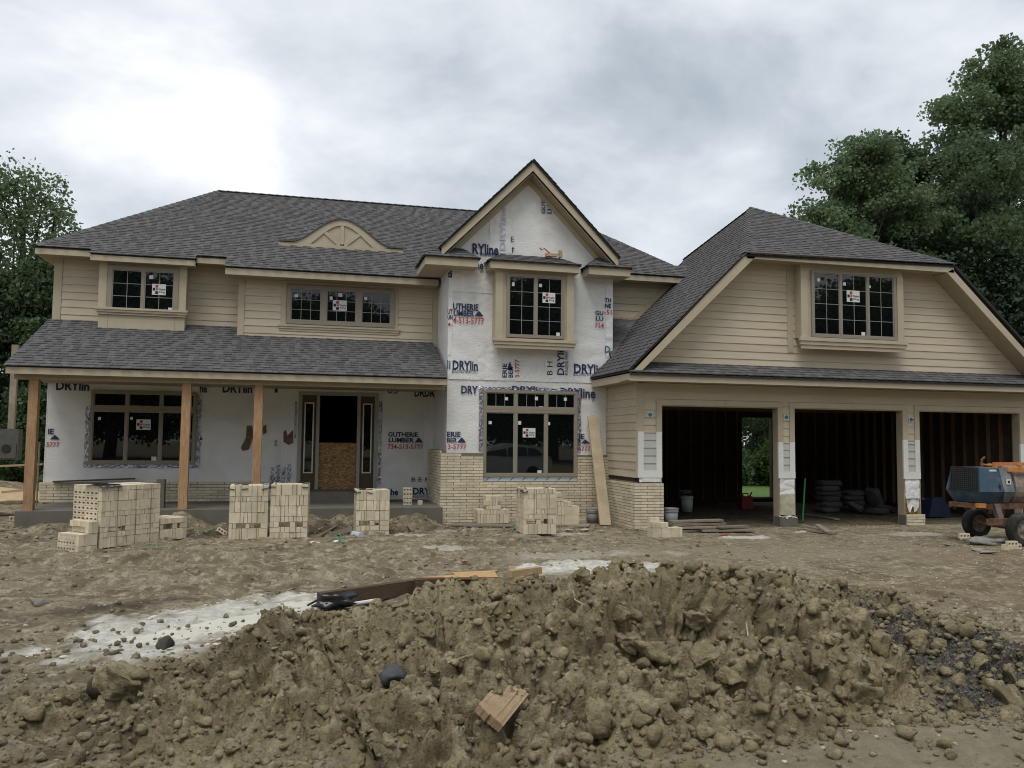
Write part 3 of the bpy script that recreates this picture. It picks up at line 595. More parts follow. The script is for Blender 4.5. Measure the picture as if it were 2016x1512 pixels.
q = [(fx0-.04, 18.32, fz1+.008), (fx1+.04, 18.32, fz1+.008), (fx1-.35, YT-.03, fz1+.26), (fx0+.35, YT-.03, fz1+.26)]
G().slab(q, .02).slab([(fx0-.04, YT-.03, fz1+.008), q[0], q[3]], .02).slab([q[1], (fx1+.04, YT-.03, fz1+.008), q[2]], .02).obj('surround_roof', deck, oriel)
shingles(oriel, [tuple(Vector(v)+Vector((0, 0, .008))) for v in q], lift=.004); shingles(oriel, [(fx0-.04, YT-.03, fz1+.016), tuple(Vector(q[0])+Vector((0, 0, .008))), tuple(Vector(q[3])+Vector((0, 0, .008)))], lift=.004)
# lower tower window
tx0, tx1 = AX(950, 860, YT), AX(1135, 860, YT); tzb, tzm, tzt = AZ(1042, 938, YT), AZ(1042, 808, YT), AZ(1042, 769, YT)
w1 = window(house, tx0, tx1, tzb, tzm+.0, YT-.02, 3, 1, 1, fr=.062, mull=.06)
w2 = window(house, tx0, tx1, tzm+.003, tzt, YT-.02, 3, 3, 1, fr=.065, mull=.06)
sticker(w1, (1029, 843, 1054, 861), YT-.042)
for px in ((962, 829, 968, 835), (1020, 829, 1026, 836), (1078, 831, 1083, 837), (1058, 926, 1066, 933)): sticker(w1, px, YT-.042, True)
for px in ((994, 782, 1000, 788), (1053, 781, 1059, 788), (1110, 783, 1116, 789), (1061, 800, 1069, 807)): sticker(w2, px, YT-.042, True)
foil_strip(tower, ((tx0-.055, 1.65), (tx0-.055, tzt+.03)), .11, YT-.012, 31); foil_strip(tower, ((tx1+.055, 1.65), (tx1+.055, tzt+.03)), .11, YT-.012, 32); foil_strip(tower, ((tx0-.1, tzt+.035), (tx1+.1, tzt+.035)), .07, YT-.012, 33)
G().box(tx0, tx1, YT-.03, YT, tzb-.11, tzb-.003).obj('sill_tape', tape_b, tower)
for k in range(8):
    u = tx0+.08+k*(tx1-tx0-.16)/7.4; G().prism([(u, tzb-.09), (u+.02, tzb-.09), (u+.10, tzb-.02), (u+.08, tzb-.02)], YT-.034, YT-.031).obj('tape_mark', navy, tower)
# tower brick skirt
BT = 1.60
tb = G().box(3.06, tx0-.005, YT-.095, YT-.031, 0, BT-.0).box(tx1+.005, 7.08, YT-.095, YT-.031, 0, BT-.03).box(tx0-.005, tx1+.005, YT-.095, YT-.031, 0, tzb-.115).box(3.06, 3.16, YT-.031, YP-.1, 0, 1.66).obj('tower_brick_skirt', mortar, house)
brick_wall(tb, 3.03, 7.09, -.04, BT, YT-.125, holes=[(tx0-.002, tx1+.002, tzb-.115, 3), (3.5, tx0-.003, BT-.04, 3), (tx1, 7.1, BT-.05, 3)], dep=.1)
# --- garage ------------------------------------------------------------------------------------
GX0, GX1 = 7.09, 17.78; OP = [(7.65, 10.53), (10.95, 13.87), (14.33, 17.27)]; OH = 2.70
gar = G().box(GX0, GX1, YG, YG+.14, 2.86, 3.6)
for a, b in ((GX0, 7.65-.0), (10.53, 10.95), (13.87, 14.33), (17.27, GX1)): gar.box(a+.02, b-.02, YG, YG+.14, 0, 2.86)
gar.box(GX0, GX0+.12, YG+.14, 24.4, 0, 3.5).box(GX1-.12, GX1, YG+.14, 24.4, 0, 3.2)
bo = [AX(1461, 900, 24.3), AX(1522, 900, 24.3), AZ(1490, 979, 24.3), AZ(1490, 822, 24.3)]
gar.box(GX0+.12, bo[0], 24.3, 24.4, 0, 3.0).box(bo[1], GX1-.12, 24.3, 24.4, 0, 3.0).box(bo[0], bo[1], 24.3, 24.4, 0, bo[2]).box(bo[0], bo[1], 24.3, 24.4, bo[3], 3.0)
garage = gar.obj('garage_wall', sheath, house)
for i in range(26):
    x = GX0+.3+i*.41
    if not (bo[0]-.06 < x < bo[1]+.06): G().box(x-.02, x+.02, 24.21, 24.3, .1, 2.95).obj('stud', stud_wood, garage)
for i in range(17):
    y = 17.5+i*.41; G().box(GX1-.21, GX1-.12, y-.02, y+.02, .1, 2.95).obj('stud', stud_wood, garage)
for i in range(13): y = 18.9+i*.41; G().box(GX0+.12, GX0+.21, y-.02, y+.02, .1, 2.95).obj('stud', stud_wood, garage)
for i in range(17): y = 17.35+i*.41; G().box(GX0+.12, GX1-.12, y-.02, y+.02, 2.90, 3.05).obj('ceiling_joist', stud_wood, garage)
G().box(GX0+.12, GX1-.12, YG+.14, 24.3, 3.05, 3.08).obj('ceiling', sheath, garage)
G().box(bo[1]-.07, bo[1]-.0, 24.25, 24.42, bo[2], bo[3]).box(bo[0], bo[1], 24.25, 24.42, bo[2]-.04, bo[2]).obj('back_door_jamb', grey_wood, garage)
# jamb returns
for a, b in OP:
    G().box(b-.001, b+.019, YG-.03, YG+.2, .0, OH).obj('door_jamb', soffit_m, garage); G().box(a-.019, a+.001, YG-.03, YG+.2, 0, OH).obj('door_jamb', soffit_m, garage)
    G().box(a, b, YG-.028, YG+.2, OH-.001, OH+.02).obj('door_jamb', soffit_m, garage)
    G().box(a-.13, (a+b)/2+.1, YG-.045, YG, OH+.021, OH+.145).obj('door_head_trim', trim, garage); G().box((a+b)/2+.104, b+.13, YG-.045, YG, OH+.021, OH+.145).obj('door_head_trim', trim, garage)
boards(garage, lambda z: (GX0+.13, GX1), 2.86, 3.2, YG, m=siding, joint=1.0)
def pillar(x0, x1, tw_, zsplit, zband, kind):
    z_lo = zband[1]
    for a, b in ((x0-.003, x0+tw_), (x1-tw_, x1+.003)):
        top_ = OH+.02 if not (kind == 'left' and a < x0+.01) else 3.19
        G().box(a, b, YG-.04, YG, zsplit, top_).obj('pillar_trim', trim, garage); G().box(a, b, YG-.04, YG, z_lo, zsplit-.002).obj('pillar_trim', primer, garage)
    boards(garage, lambda z: (x0+tw_+.003, x1-tw_-.003), z_lo, zsplit-.02, YG, m=primer_grey, expo=.17)
    boards(garage, lambda z: (x0+tw_+.003, x1-tw_-.003), zsplit-.02, 2.86, YG, m=siding, expo=.17)
    G().box(x0-.004, x1+.004, YG-.046, YG, zband[0], z_lo-.002).obj('pillar_trim', primer, garage)
    xc = (x0+x1)/2; zj = 2.50
    G().box(xc-.06, xc+.06, YG-.036, YG-.02, zj-.06, zj+.06).obj('junction_box', primer, garage); G().lathe((xc, YG-.037, zj), (0, -1, 0), [(0, .045), (.012, .045), (.012, .0)], 12).obj('cable_entry', teal_ink, garage)
pillar(7.09, 7.65, .13, 2.13, (1.12, 1.27), 'left'); pillar(10.53, 10.95, .125, 1.93, (1.10, 1.25), 'mid'); pillar(13.87, 14.33, .13, 2.02, (1.08, 1.24), 'mid'); pillar(17.27, 17.78, .13, 1.95, (1.08, 1.23), 'mid')
wrinkled(10.56, 10.93, .27, 1.10, YG-.02, amp=.006, step=.03, seed=11).obj('wrap_sheet', wrap, garage, smooth=True); wrinkled(13.9, 14.3, .62, 1.08, YG-.02, amp=.008, step=.03, seed=12).obj('wrap_sheet', wrap, garage, smooth=True)
wrinkled(10.56, 10.93, .27, .74, YG-.036, amp=.003, step=.03, seed=21).obj('mud_splash', mat('muddy wrap', (.42, .40, .28), .7, .15, 6), garage, smooth=True)
wrinkled(7.12, 7.64, 1.02, 1.12, YG-.02, amp=.004, step=.03, seed=13).obj('wrap_sheet', wrap_seam, garage, smooth=True)
G().box(13.89, 14.31, YG-.014, YG, .24, .63).obj('osb_panel', osb, garage)
for a, b in ((10.56, 10.93), (13.89, 14.32), (17.3, 17.78)): G().box(a-.04, b+.04, YG-.08, YG+.16, -.1, .235).obj('footing', concrete, garage)
# torn wrap flap
rr = random.Random(5); vs = []; n_ = 9
for i in range(n_):
    for j in range(5): vs.append((13.9+i*.045, YG-.03-rr.random()*.07, .62-.03*math.sin(i*1.3)-j*.045*(1+.8*math.sin(i*.9)**2)))
G().add(vs, [(i*5+j, i*5+j+1, (i+1)*5+j+1, (i+1)*5+j) for i in range(n_-1) for j in range(4)]).obj('torn_wrap', wrap_seam, garage, smooth=True)
vs = []
for i in range(12):
    for j in range(3): vs.append((10.52+i*.04, YG-.04-rr.random()*.06, .27-j*.03-rr.random()*.03))
G().add(vs, [(i*3+j, i*3+j+1, (i+1)*3+j+1, (i+1)*3+j) for i in range(11) for j in range(2)]).obj('torn_wrap', wrap_seam, garage)
# left side wall of the garage
boards(garage, lambda z: (YG+.0, YT), 1.12, 3.21, GX0, axis='x', expo=.175)
G().box(GX0-.04, GX0-.001, YG-.04, YG+.0, 1.12, 3.19).obj('corner_trim', trim, garage); G().box(GX0-.034, GX0, YT-.07, YT-.003, 1.12, 3.16).obj('corner_trim', trim, garage)
gb = G().box(GX0-.09, 7.63, YG-.095, YG-.01, 0, 1.0).box(GX0-.09, GX0-.001, YG-.01, YT-.1, 0, 1.02).obj('garage_brick_skirt', mortar, house)
brick_wall(gb, GX0-.12, 7.65, -.04, 1.03, YG-.125, dep=.1); brick_wall(gb, YG-.02, YT-.125, -.04, 1.03, GX0-.12, axis='x', dep=.1)
brick_wall(tb, YT-.02, YP-.1, -.04, 1.68, 3.03, axis='x', dep=.1); brick_wall(lw, -5.76, -.9, .40, .86, YP-.125, dep=.1)
brick_wall(gb, 13.86, 14.36, .0, .25, YG-.12, dep=.03)
# garage gable wall
SL = 0.97
gz = lambda x: 3.57+SL*(x-6.8)
RXL, RXR = 9.5, 14.95
gl = lambda z: 7.0+(z-3.57)/SL+.12
gr_ = lambda z: min(17.9, 14.95+(6.05-z)/.90)-.1
gable = G().prism([(gl(3.6), 3.6), (gr_(3.6), 3.6), (gr_(6.15), 6.15), (gl(6.15), 6.15)], YG, YG+.14).obj('gable_wall', siding, house)
boards(gable, lambda z: (gl(z)+.08, gr_(z)-.03), 3.64, 6.02, YG, joint=1.0)
G().box(gl(6.0)-.1, gr_(6.0)+.1, YG-.04, YG, 5.98, 6.05).obj('frieze_board', trim, gable)
for s in (0, 1):
    if s == 0: q = [(gl(3.62)-.06, 3.62), (gl(3.62)+.10, 3.62), (gl(6.0)+.10, 6.0), (gl(6.0)-.06, 6.0)]
    else: q = [(gr_(3.62)-.05, 3.62), (gr_(3.62)+.10, 3.62), (gr_(6.0)+.10, 6.0), (gr_(6.0)-.05, 6.0)]
    G().prism(q, YG-.036, YG).obj('rake_trim', trim, gable)
# boxed-out garage window
YW = 16.72
gx0, gx1 = AX(1577, 600, YW), AX(1777, 600, YW); gzs = AZ(1675, 668, YW)
gsur = G().box(gx0, gx1, YW, YG, gzs, 6.04).obj('window_surround', trim, house)
for a, b in ((gx0-.01, gx0+.16), (gx1-.16, gx1+.01)): cor(a, b, YW-.022, YW+.05, gzs, 5.88, p=gsur)
gw = window(gsur, AX(1596, 600, YW), AX(1762, 600, YW), AZ(1680, 667, YW), AZ(1680, 537, YW), YW-.002, 3, 2, 4, fr=.062, mull=.05, fm=mat('grey window casing', (.24, .215, .175), .55, .05, 5))
sticker(gw, (1667, 573, 1692, 594), YW-.022)
for px in ((1609, 548, 1614, 554), (1660, 556, 1665, 562), (1709, 562, 1714, 567), (1696, 654, 1703, 661)): sticker(gw, px, YW-.022, True)
sill(gsur, gx0, gx1, AZ(1675, 690, YW), gzs+.0, YW, .0, 3, over=.08)
cor(gx0-.2, gx0-.05, YG-.036, YG, 4.0, 5.98, n='corner_trim', p=gsur)
# garage roof
AP = Vector((11.7, 20.05, 8.32)); gn = (-SL, 0, 1); gp = (6.8, 16.5, 3.57)
P2 = on_plane(1346, 511, gp, gn); P3 = on_plane(1321, 563, gp, gn); P4 = on_plane(1254, 630, gp, gn)
uy = 16.46; zu = 6.22
LLo = Vector((6.66, uy, gz(6.66))); LUp = Vector((9.44, uy, gz(9.44)))
eaveB = Vector((6.66, 19.6, gz(6.66)))
gro = G().slab([LLo-Vector((0, 0, .02)), eaveB-Vector((0, 0, .02)), P4-Vector((0, 0, .02)), P3-Vector((0, 0, .02)), P2-Vector((0, 0, .02)), AP-Vector((0, 0, .02)), LUp-Vector((0, 0, .02))], .03)
RUp = Vector((15.02, uy, zu)); RLo = Vector((18.1, uy, 3.45))
gro.slab([LUp-Vector((0, 0, .02)), Vector((15.02, uy, zu-.02)), AP-Vector((0, 0, .02))][::1], .05)
gro.slab([RUp, RLo, Vector((18.1, 24.4, 3.45)), AP], .08)
gro.slab([AP, Vector((18.1, 24.4, 3.45)), Vector((9.0, 24.6, 5.2)), P2-Vector((0, 0, .03))], .05)
groof = gro.obj('garage_roof', deck, house)
# left slope shingled in convex pieces, front hip face
Pm = Vector((LLo.x, P4.y, LLo.z))
shingles(groof, [LLo, Vector((6.66, 19.5, gz(6.66))), Vector((P4.x, P4.y, gz(P4.x))), P3, P2, AP, LUp], (0, 1))
shingles(groof, [LUp+Vector((0, -.04, 0)), RUp+Vector((.04, -.04, 0)), AP], (0, 1))
caps(groof, LUp, AP, 22, .13); caps(groof, AP+Vector((0, 0, .0)), P2, 20, .12); caps(groof, RUp, AP, 26, .13)
G().box(9.5, 15.0, uy+.02, uy+.05, 6.02, 6.18).obj('fascia', trim, groof); G().box(9.5, 15.0, uy+.05, YG, 6.03, 6.045).obj('soffit', soffit_m, groof)
G().prism([(6.80, 3.43), (6.98, 3.43), (9.72, 6.08), (9.50, 6.18)], uy+.02, uy+.05).obj('rake_board', trim, groof)
G().prism([(14.96, 6.10), (14.80, 6.02), (17.64, 3.45), (17.86, 3.45)], uy+.02, uy+.05).obj('rake_board', trim, groof)
G().add([(6.98, uy+.05, 3.44), (9.72, uy+.05, 6.09), (9.72, YG, 6.09), (6.98, YG, 3.44)], [(0, 1, 2, 3)]).obj('rake_soffit', soffit_m, groof)
G().add([(14.80, uy+.05, 6.02), (17.64, uy+.05, 3.45), (17.64, YG, 3.45), (14.80, YG, 6.02)], [(0, 1, 2, 3)]).obj('rake_soffit', soffit_m, groof)
# skirt roof over the doors
SK = [(6.66, 16.42, 3.385), (18.1, 16.42, 3.385), (18.1, YG, 3.67), (6.98, YG, 3.67)]
skirt = G().slab([(x, y, z-.02) for x, y, z in SK], .04).obj('skirt_roof', deck, house); shingles(skirt, SK, lift=.002)
G().box(6.69, 18.1, 16.46, 16.49, 3.20, 3.36).obj('fascia', trim, skirt); G().box(6.69, 18.1, 16.49, YG-.03, 3.205, 3.22).obj('soffit', soffit_m, skirt)
G().box(6.69, 6.72, 16.49, YT, 3.20, 3.36).obj('fascia', trim, skirt); G().box(6.72, GX0-.03, YG-.03, YT, 3.205, 3.22).obj('soffit', soffit_m, skirt)
# wall, eave and saddle roof in the corner between tower and garage
YC = P4.y
nook = G().box(XTR-.2, P4.x+1.6, YC, YC+.1, 4.0, 6.3).obj('nook_wall', siding, house)
boards(nook, lambda z: (XTR, P4.x+(z-P4.z)/SL*1.0+.02), P4.z+.06, 6.0, YC)
G().prism([(P4.x-.16, P4.z+.02), (P4.x+.02, P4.z+.02), (P4.x+1.32, P4.z+.02+1.30*SL), (P4.x+1.14, P4.z+.02+1.30*SL)], YC-.05, YC).obj('rake_trim', trim, nook)
G().box(XTR, P4.x, YC-.04, YC, P4.z-.01, P4.z+.055).obj('base_trim', trim, nook)
EYY = YC-.45; ez1 = zroof(20.6)+.0
G().slab([(XTR-.3, EYY, 6.20), (P4.x+2.6, EYY, 6.20), (P4.x+2.6, YC+.4, 6.20+.55*(YC+.4-EYY)), (XTR-.3, YC+.4, 6.20+.55*(YC+.4-EYY))], .025).obj('nook_eave', deck, house)
shingles(main_roof, [(XTR-.3, EYY-.03, 6.195), (P4.x+2.6, EYY-.03, 6.195), (P4.x+2.6, YC+.4, 6.21+.55*(YC+.4-EYY)), (XTR-.3, YC+.4, 6.21+.55*(YC+.4-EYY))])
G().box(XTR-.3, P4.x+2.4, EYY+.005, EYY+.035, 6.03, 6.165).obj('fascia', trim, main_roof); G().box(XTR-.3, P4.x+2.4, EYY+.035, YC, 6.03, 6.045).obj('soffit', soffit_m, main_roof)
V5 = on_plane(1205, 706, gp, gn); V6 = Vector((XTR, YC-.02, P4.z))
sad = [Vector((V5.x, V5.y, gz(V5.x))), Vector((P4.x, P4.y, gz(P4.x))), Vector((V5.x-.02, YC-.02, P4.z))]
saddle = G().slab([v+Vector((0, 0, .004)) for v in sad], .05).obj('saddle_roof', deck, house)
shingles(saddle, [v+Vector((0, 0, .01)) for v in sad], (0, 2))
print('P2', P2, 'P3', P3, 'P4', P4, 'V5', V5, 'tower', TC, ZAP, ZE, HW, TSL)
# lettering parts
for i, d in enumerate(TX):
    x0, y0, x1, y1 = d['b']; Y = d['Y']; a = at(x0, y1, Y); b = at(x1, y0, Y)
    if d['rot'] == 0: fn = lambda u, v: (a.x+(b.x-a.x)*u, Y, a.z+(b.z-a.z)*v)
    else: fn = lambda u, v: (b.x-(b.x-a.x)*v if False else a.x+(b.x-a.x)*(1-v), Y, a.z+(b.z-a.z)*u)
    text_mesh(i, fn).obj('printed_lettering', d['m'], tower if Y == LT else pw)
for (x0, y0, x1, y1, Y) in TRI:
    a = at(x0, y1, Y); b = at(x1, y0, Y); G().add([(a.x, Y, a.z), (b.x, Y, a.z), ((a.x+b.x)/2, Y, b.z)], [(0, 1, 2)]).obj('printed_emblem', navy, tower if Y == LT else pw)
a = at(998, 706, LT); b = at(1010, 717, LT); G().add([(a.x, LT, b.z-.13), (b.x, LT, b.z-.13), ((a.x+b.x)/2, LT, b.z+.06)], [(0, 1, 2)]).obj('printed_emblem', navy, tower)
# dark smears on the porch wrap
smear = mat('smeared mortar', (.16, .10, .075), .85, .5, 9, .4, 30)
for pts in ([(486, 838), (497, 838), (499, 858), (490, 885), (478, 888), (474, 882), (484, 862)], [(517, 840), (524, 836), (525, 852), (518, 856)], [(558, 850), (563, 846), (566, 858), (577, 846), (578, 872), (568, 876), (558, 870)]):
    q = [at(x, y, YP) for x, y in pts]; G().prism([(p.x, p.z) for p in q], YP-.012, YP-.001).obj('mortar_smear', smear, pw)
G().rbox(((AX(100, 945, 20.7)+AX(270, 938, 20.7))/2, 20.72, .90), 0, .85, .07, .016, tilt=-2.2).obj('loose_board', mat('dark board', (.07, .06, .05), .8, .2, 5), lw)
G().box(AX(308, 950, 18.9), AX(324, 950, 18.9), 18.9, 19.1, .40, 1.0).obj('concrete_pier', concrete, slab)
# ================================================================== GROUND
def hash2(ix, iy, seed):
    h = (ix.astype(np.int64)*374761393+iy.astype(np.int64)*668265263+seed*2147483647) & 0xFFFFFFFF
    h = ((h ^ (h >> 13))*1274126177) & 0xFFFFFFFF
    return ((h ^ (h >> 16)) & 0xFFFFFF)/float(0xFFFFFF)
def vnoise(x, y, seed=0):
    ix, iy = np.floor(x), np.floor(y); fx, fy = x-ix, y-iy; fx = fx*fx*(3-2*fx); fy = fy*fy*(3-2*fy)
    a, b, c, d = hash2(ix, iy, seed), hash2(ix+1, iy, seed), hash2(ix, iy+1, seed), hash2(ix+1, iy+1, seed)
    return (a*(1-fx)+b*fx)*(1-fy)+(c*(1-fx)+d*fx)*fy
def fbm(x, y, o=5, seed=0, gain=.5):
    s = np.zeros_like(x); a = 1.0; t = 0
    for k in range(o):
        s += a*(vnoise(x*2**k+k*17.3, y*2**k-k*9.1, seed+k)-.5); t += a; a *= gain
    return s/t*2
def hash3(x, y, z, s):
    h = (x.astype(np.int64)*374761393+y.astype(np.int64)*668265263+z.astype(np.int64)*2246822519+s*3266489917) & 0xFFFFFFFF
    h = ((h ^ (h >> 13))*1274126177) & 0xFFFFFFFF
    return ((h ^ (h >> 16)) & 0xFFFFFF)/float(0xFFFFFF)
def vnoise3(P, s):
    i = np.floor(P); f = P-i; f = f*f*(3-2*f); r_ = 0
    for a in (0, 1):
        for b in (0, 1):
            for e in (0, 1):
                w = (f[:, 0] if a else 1-f[:, 0])*(f[:, 1] if b else 1-f[:, 1])*(f[:, 2] if e else 1-f[:, 2]); r_ = r_+w*hash3(i[:, 0]+a, i[:, 1]+b, i[:, 2]+e, s)
    return r_
def worley(x, y, seed=0):
    ix, iy = np.floor(x), np.floor(y); d1 = np.full(x.shape, 9.0); d2 = np.full(x.shape, 9.0); rid = np.zeros(x.shape)
    for i in (-1, 0, 1):
        for j in (-1, 0, 1):
            cx_, cy_ = ix+i, iy+j; px, py = cx_+hash2(cx_, cy_, seed), cy_+hash2(cx_, cy_, seed+5)
            d = np.hypot(px-x, py-y); m = d < d1; d2 = np.where(m, d1, np.minimum(d2, d)); rid = np.where(m, hash2(cx_, cy_, seed+9), rid); d1 = np.where(m, d, d1)
    return d1, d2, rid
def grid_mesh(name, X, Y, Z, keep=None, attrs=None, m=None, smooth=True):
    ny, nx = X.shape; co = np.stack([X, Y, Z], -1).reshape(-1, 3).astype(np.float32)
    i = np.arange((ny-1)*(nx-1)); r, c = i//(nx-1), i % (nx-1); q = r*nx+c
    F = np.stack([q, q+1, q+nx+1, q+nx], -1)
    if keep is not None: F = F[keep.reshape(-1)]
    used = np.unique(F); mp = np.full(co.shape[0], -1); mp[used] = np.arange(len(used)); F = mp[F]; co = co[used]
    me = bpy.data.meshes.new(name); me.vertices.add(len(co)); me.vertices.foreach_set('co', co.ravel())
    me.loops.add(F.size); me.loops.foreach_set('vertex_index', F.ravel().astype(np.int32)); me.polygons.add(len(F)); me.polygons.foreach_set('loop_start', np.arange(0, F.size, 4, dtype=np.int32))
    me.update(calc_edges=True)
    for k, v in (attrs or {}).items():
        a = me.attributes.new(k, 'FLOAT', 'POINT'); a.data.foreach_set('value', v.reshape(-1)[used].astype(np.float32))
    me.materials.append(m)
    if smooth: me.shade_smooth()
    return me
def raw_mesh(name, V, F, m, attrs=None, smooth=False):      # V (n,3), F (k, 3 or 4)
    me = bpy.data.meshes.new(name); k = F.shape[1]; me.vertices.add(len(V)); me.vertices.foreach_set('co', V.astype(np.float32).ravel())
    me.loops.add(F.size); me.loops.foreach_set('vertex_index', F.ravel().astype(np.int32)); me.polygons.add(len(F)); me.polygons.foreach_set('loop_start', np.arange(0, F.size, k, dtype=np.int32))
    me.update(calc_edges=True)
    for n, v in (attrs or {}).items():
        a = me.attributes.new(n, 'FLOAT', 'FACE'); a.data.foreach_set('value', v.astype(np.float32))
    me.materials.append(m)
    if smooth: me.shade_smooth()
    return me
def soil_mat(name, c_dark, c_mid, c_light, bump=0.6, speck=0.25, sc=1.0):
    m = bpy.data.materials.new(name); m.use_nodes = True; nt = m.node_tree; N = nt.nodes.new; L = nt.links.new; b = nt.nodes['Principled BSDF']
    b.inputs['Specular IOR Level'].default_value = 0.15
    g = N('ShaderNodeNewGeometry')
    def noise(s, d=8, r=.62):
        n = N('ShaderNodeTexNoise'); n.inputs['Scale'].default_value = s*sc; n.inputs['Detail'].default_value = d; n.inputs['Roughness'].default_value = r; L(g.outputs['Position'], n.inputs[0]); return n.outputs[0]
    def mix(f, a, bb, blend='MIX'):
        n = N('ShaderNodeMixRGB'); n.blend_type = blend
        for i, v in enumerate((f, a, bb)):
            if isinstance(v, (tuple, list)): n.inputs[i].default_value = (*v, 1) if len(v) == 3 else v
            elif isinstance(v, (int, float)): n.inputs[i].default_value = v
            else: L(v, n.inputs[i])
        return n.outputs[0]
    def rng_(v, a, bb, c=0., d=1.):
        n = N('ShaderNodeMapRange'); L(v, n.inputs[0]); n.inputs[1].default_value = a; n.inputs[2].default_value = bb; n.inputs[3].default_value = c; n.inputs[4].default_value = d; return n.outputs[0]
    def attr(n_):
        n = N('ShaderNodeAttribute'); n.attribute_name = n_; return n.outputs['Fac']
    c = mix(rng_(noise(1.3), .36, .64), c_dark, c_mid); c = mix(rng_(noise(6.0), .48, .66), c, c_light); c = mix(rng_(noise(21, 6, .72), .50, .62, 0, .75), c, c_dark)
    v = N('ShaderNodeTexVoronoi'); v.inputs['Scale'].default_value = 42*sc; L(g.outputs['Position'], v.inputs[0])
    sp = N('ShaderNodeMath'); sp.operation = 'MULTIPLY'; L(rng_(v.outputs['Distance'], .10, .22, 1, 0), sp.inputs[0]); sepc = N('ShaderNodeSeparateColor'); L(v.outputs['Color'], sepc.inputs[0]); L(rng_(sepc.outputs[0], .80, .86, 0, speck*2), sp.inputs[1])
    c = mix(sp.outputs[0], c, (.40, .37, .29))
    c = mix(attr('warm'), c, (.20, .135, .075)); c = mix(attr('grav'), c, mix(rng_(noise(60, 3), .42, .6), (.075, .070, .060), (.20, .185, .155)))
    c = mix(attr('dark'), c, (.050, .040, .028)); c = mix(attr('dry'), c, mix(rng_(noise(9), .4, .65), (.25, .22, .145), (.33, .295, .205)))
    c = mix(attr('lime'), c, mix(rng_(noise(11), .38, .66), (.52, .50, .43), (.78, .76, .69)))
    L(c, b.inputs['Base Color']); b.inputs['Roughness'].default_value = .95
    hh = N('ShaderNodeMath'); hh.operation = 'ADD'; L(noise(55, 6, .7), hh.inputs[0]); L(noise(14, 6, .65), hh.inputs[1])
    bp = N('ShaderNodeBump'); bp.inputs['Strength'].default_value = bump; bp.inputs['Distance'].default_value = .035; L(hh.outputs[0], bp.inputs['Height']); L(bp.outputs[0], b.inputs['Normal'])
    return m
soil = soil_mat('site soil', (.140, .113, .070), (.305, .260, .172), (.455, .400, .285), 1.0, .45)
clay = soil_mat('clay clods', (.200, .165, .095), (.350, .296, .178), (.470, .405, .262), 1.0, .20)
def blob(X, Y, c, rx, ry, ang=0.0, soft=.35, nz=None, na=.5):
    a = R(ang); dx, dy = X-c[0], Y-c[1]; u = (dx*math.cos(a)+dy*math.sin(a))/rx; v = (-dx*math.sin(a)+dy*math.cos(a))/ry
    d = np.hypot(u, v)+(nz*na if nz is not None else 0)
    return np.clip((1-d)/soft, 0, 1)
xs = np.concatenate([[-400, -250, -150, -90, -60, -40, -30, -24, -20, -17, -14, -12], np.arange(-10, 19, .05), [19.5, 20.5, 22, 24, 28, 34, 42, 60, 90, 150, 250, 400]])
ys = np.concatenate([[-300, -150, -80, -50, -30, -20, -12, -8, -5, -3, -1, 0, 1, 2], np.arange(2.6, 18.2, .045), np.arange(18.3, 26, .35), [27, 28, 29, 30, 31, 32, 33, 34, 36, 40, 46, 56, 80, 140, 300, 500]])
GXg, GYg = np.meshgrid(xs, ys)
def ground_z(X, Y):
    n1 = fbm(X*.55, Y*.55, 4, 3); n2 = fbm(X*2.3, Y*2.3, 4, 11); n3 = fbm(X*9, Y*9, 3, 23)
    near = np.clip((X-4.5)/2.5, 0, 1)*np.clip((Y-10)/3, 0, 1)                  # flat gravel apron by the garage
    inside = ((X > 6.9) & (Y > 16.9))
    amp = np.where(inside, .25, 1-.7*near)
    z = n1*.05*amp+n2*.045*amp+n3*.030*amp+np.clip(fbm(X*4.2, Y*4.2, 3, 71)-.12, 0, 1)*.06*amp
    rough = np.clip(1-np.abs(Y-17.4)/1.1, 0, 1)*np.clip((3.3-X)/.6, 0, 1)
    z += rough*(fbm(X*3, Y*3, 4, 40)*.16-.02)+np.exp(-((Y-18.2)/.38)**2)*np.clip((3.1-X)/.5, 0, 1)*np.clip((X+6.5)/.5, 0, 1)*(.22+.22*fbm(X*1.7, Y*1.7, 3, 44))
    for (yc, x0, x1, w, tr) in ((13.6, -6, 3.5, .30, 1), (14.3, -6, 2.5, .26, 1), (12.4, -7, 4, .34, 0), (11.6, -8, 2, .3, 0), (15.0, 0, 6, .22, 1)):
        yy = Y-yc-.25*fbm(X*.25, Y*0+yc, 2, 60); band = np.exp(-(yy/w)**4)*np.clip((X-x0)/.8, 0, 1)*np.clip((x1-X)/.8, 0, 1)
        z += band*(-.03+(.034*np.sign(np.sin(2*math.pi*(X+.35*np.abs(yy))/.21))*np.clip(.6+n1*2, 0, 1) if tr else n3*.03))+np.exp(-((np.abs(yy)-w*1.25)/.09)**2)*.035*np.clip((X-x0)/.8, 0, 1)*np.clip((x1-X)/.8, 0, 1)
    far = np.clip((np.hypot(X, Y-8)-26)/30, 0, 1)
    return z*(1-far)
GZ = ground_z(GXg, GYg)
nzw = fbm(GXg*1.6, GYg*1.6, 5, 77); nzf = fbm(GXg*5, GYg*5, 4, 99)
lime = np.zeros_like(GZ)
PUD = (-.68, 9.2)
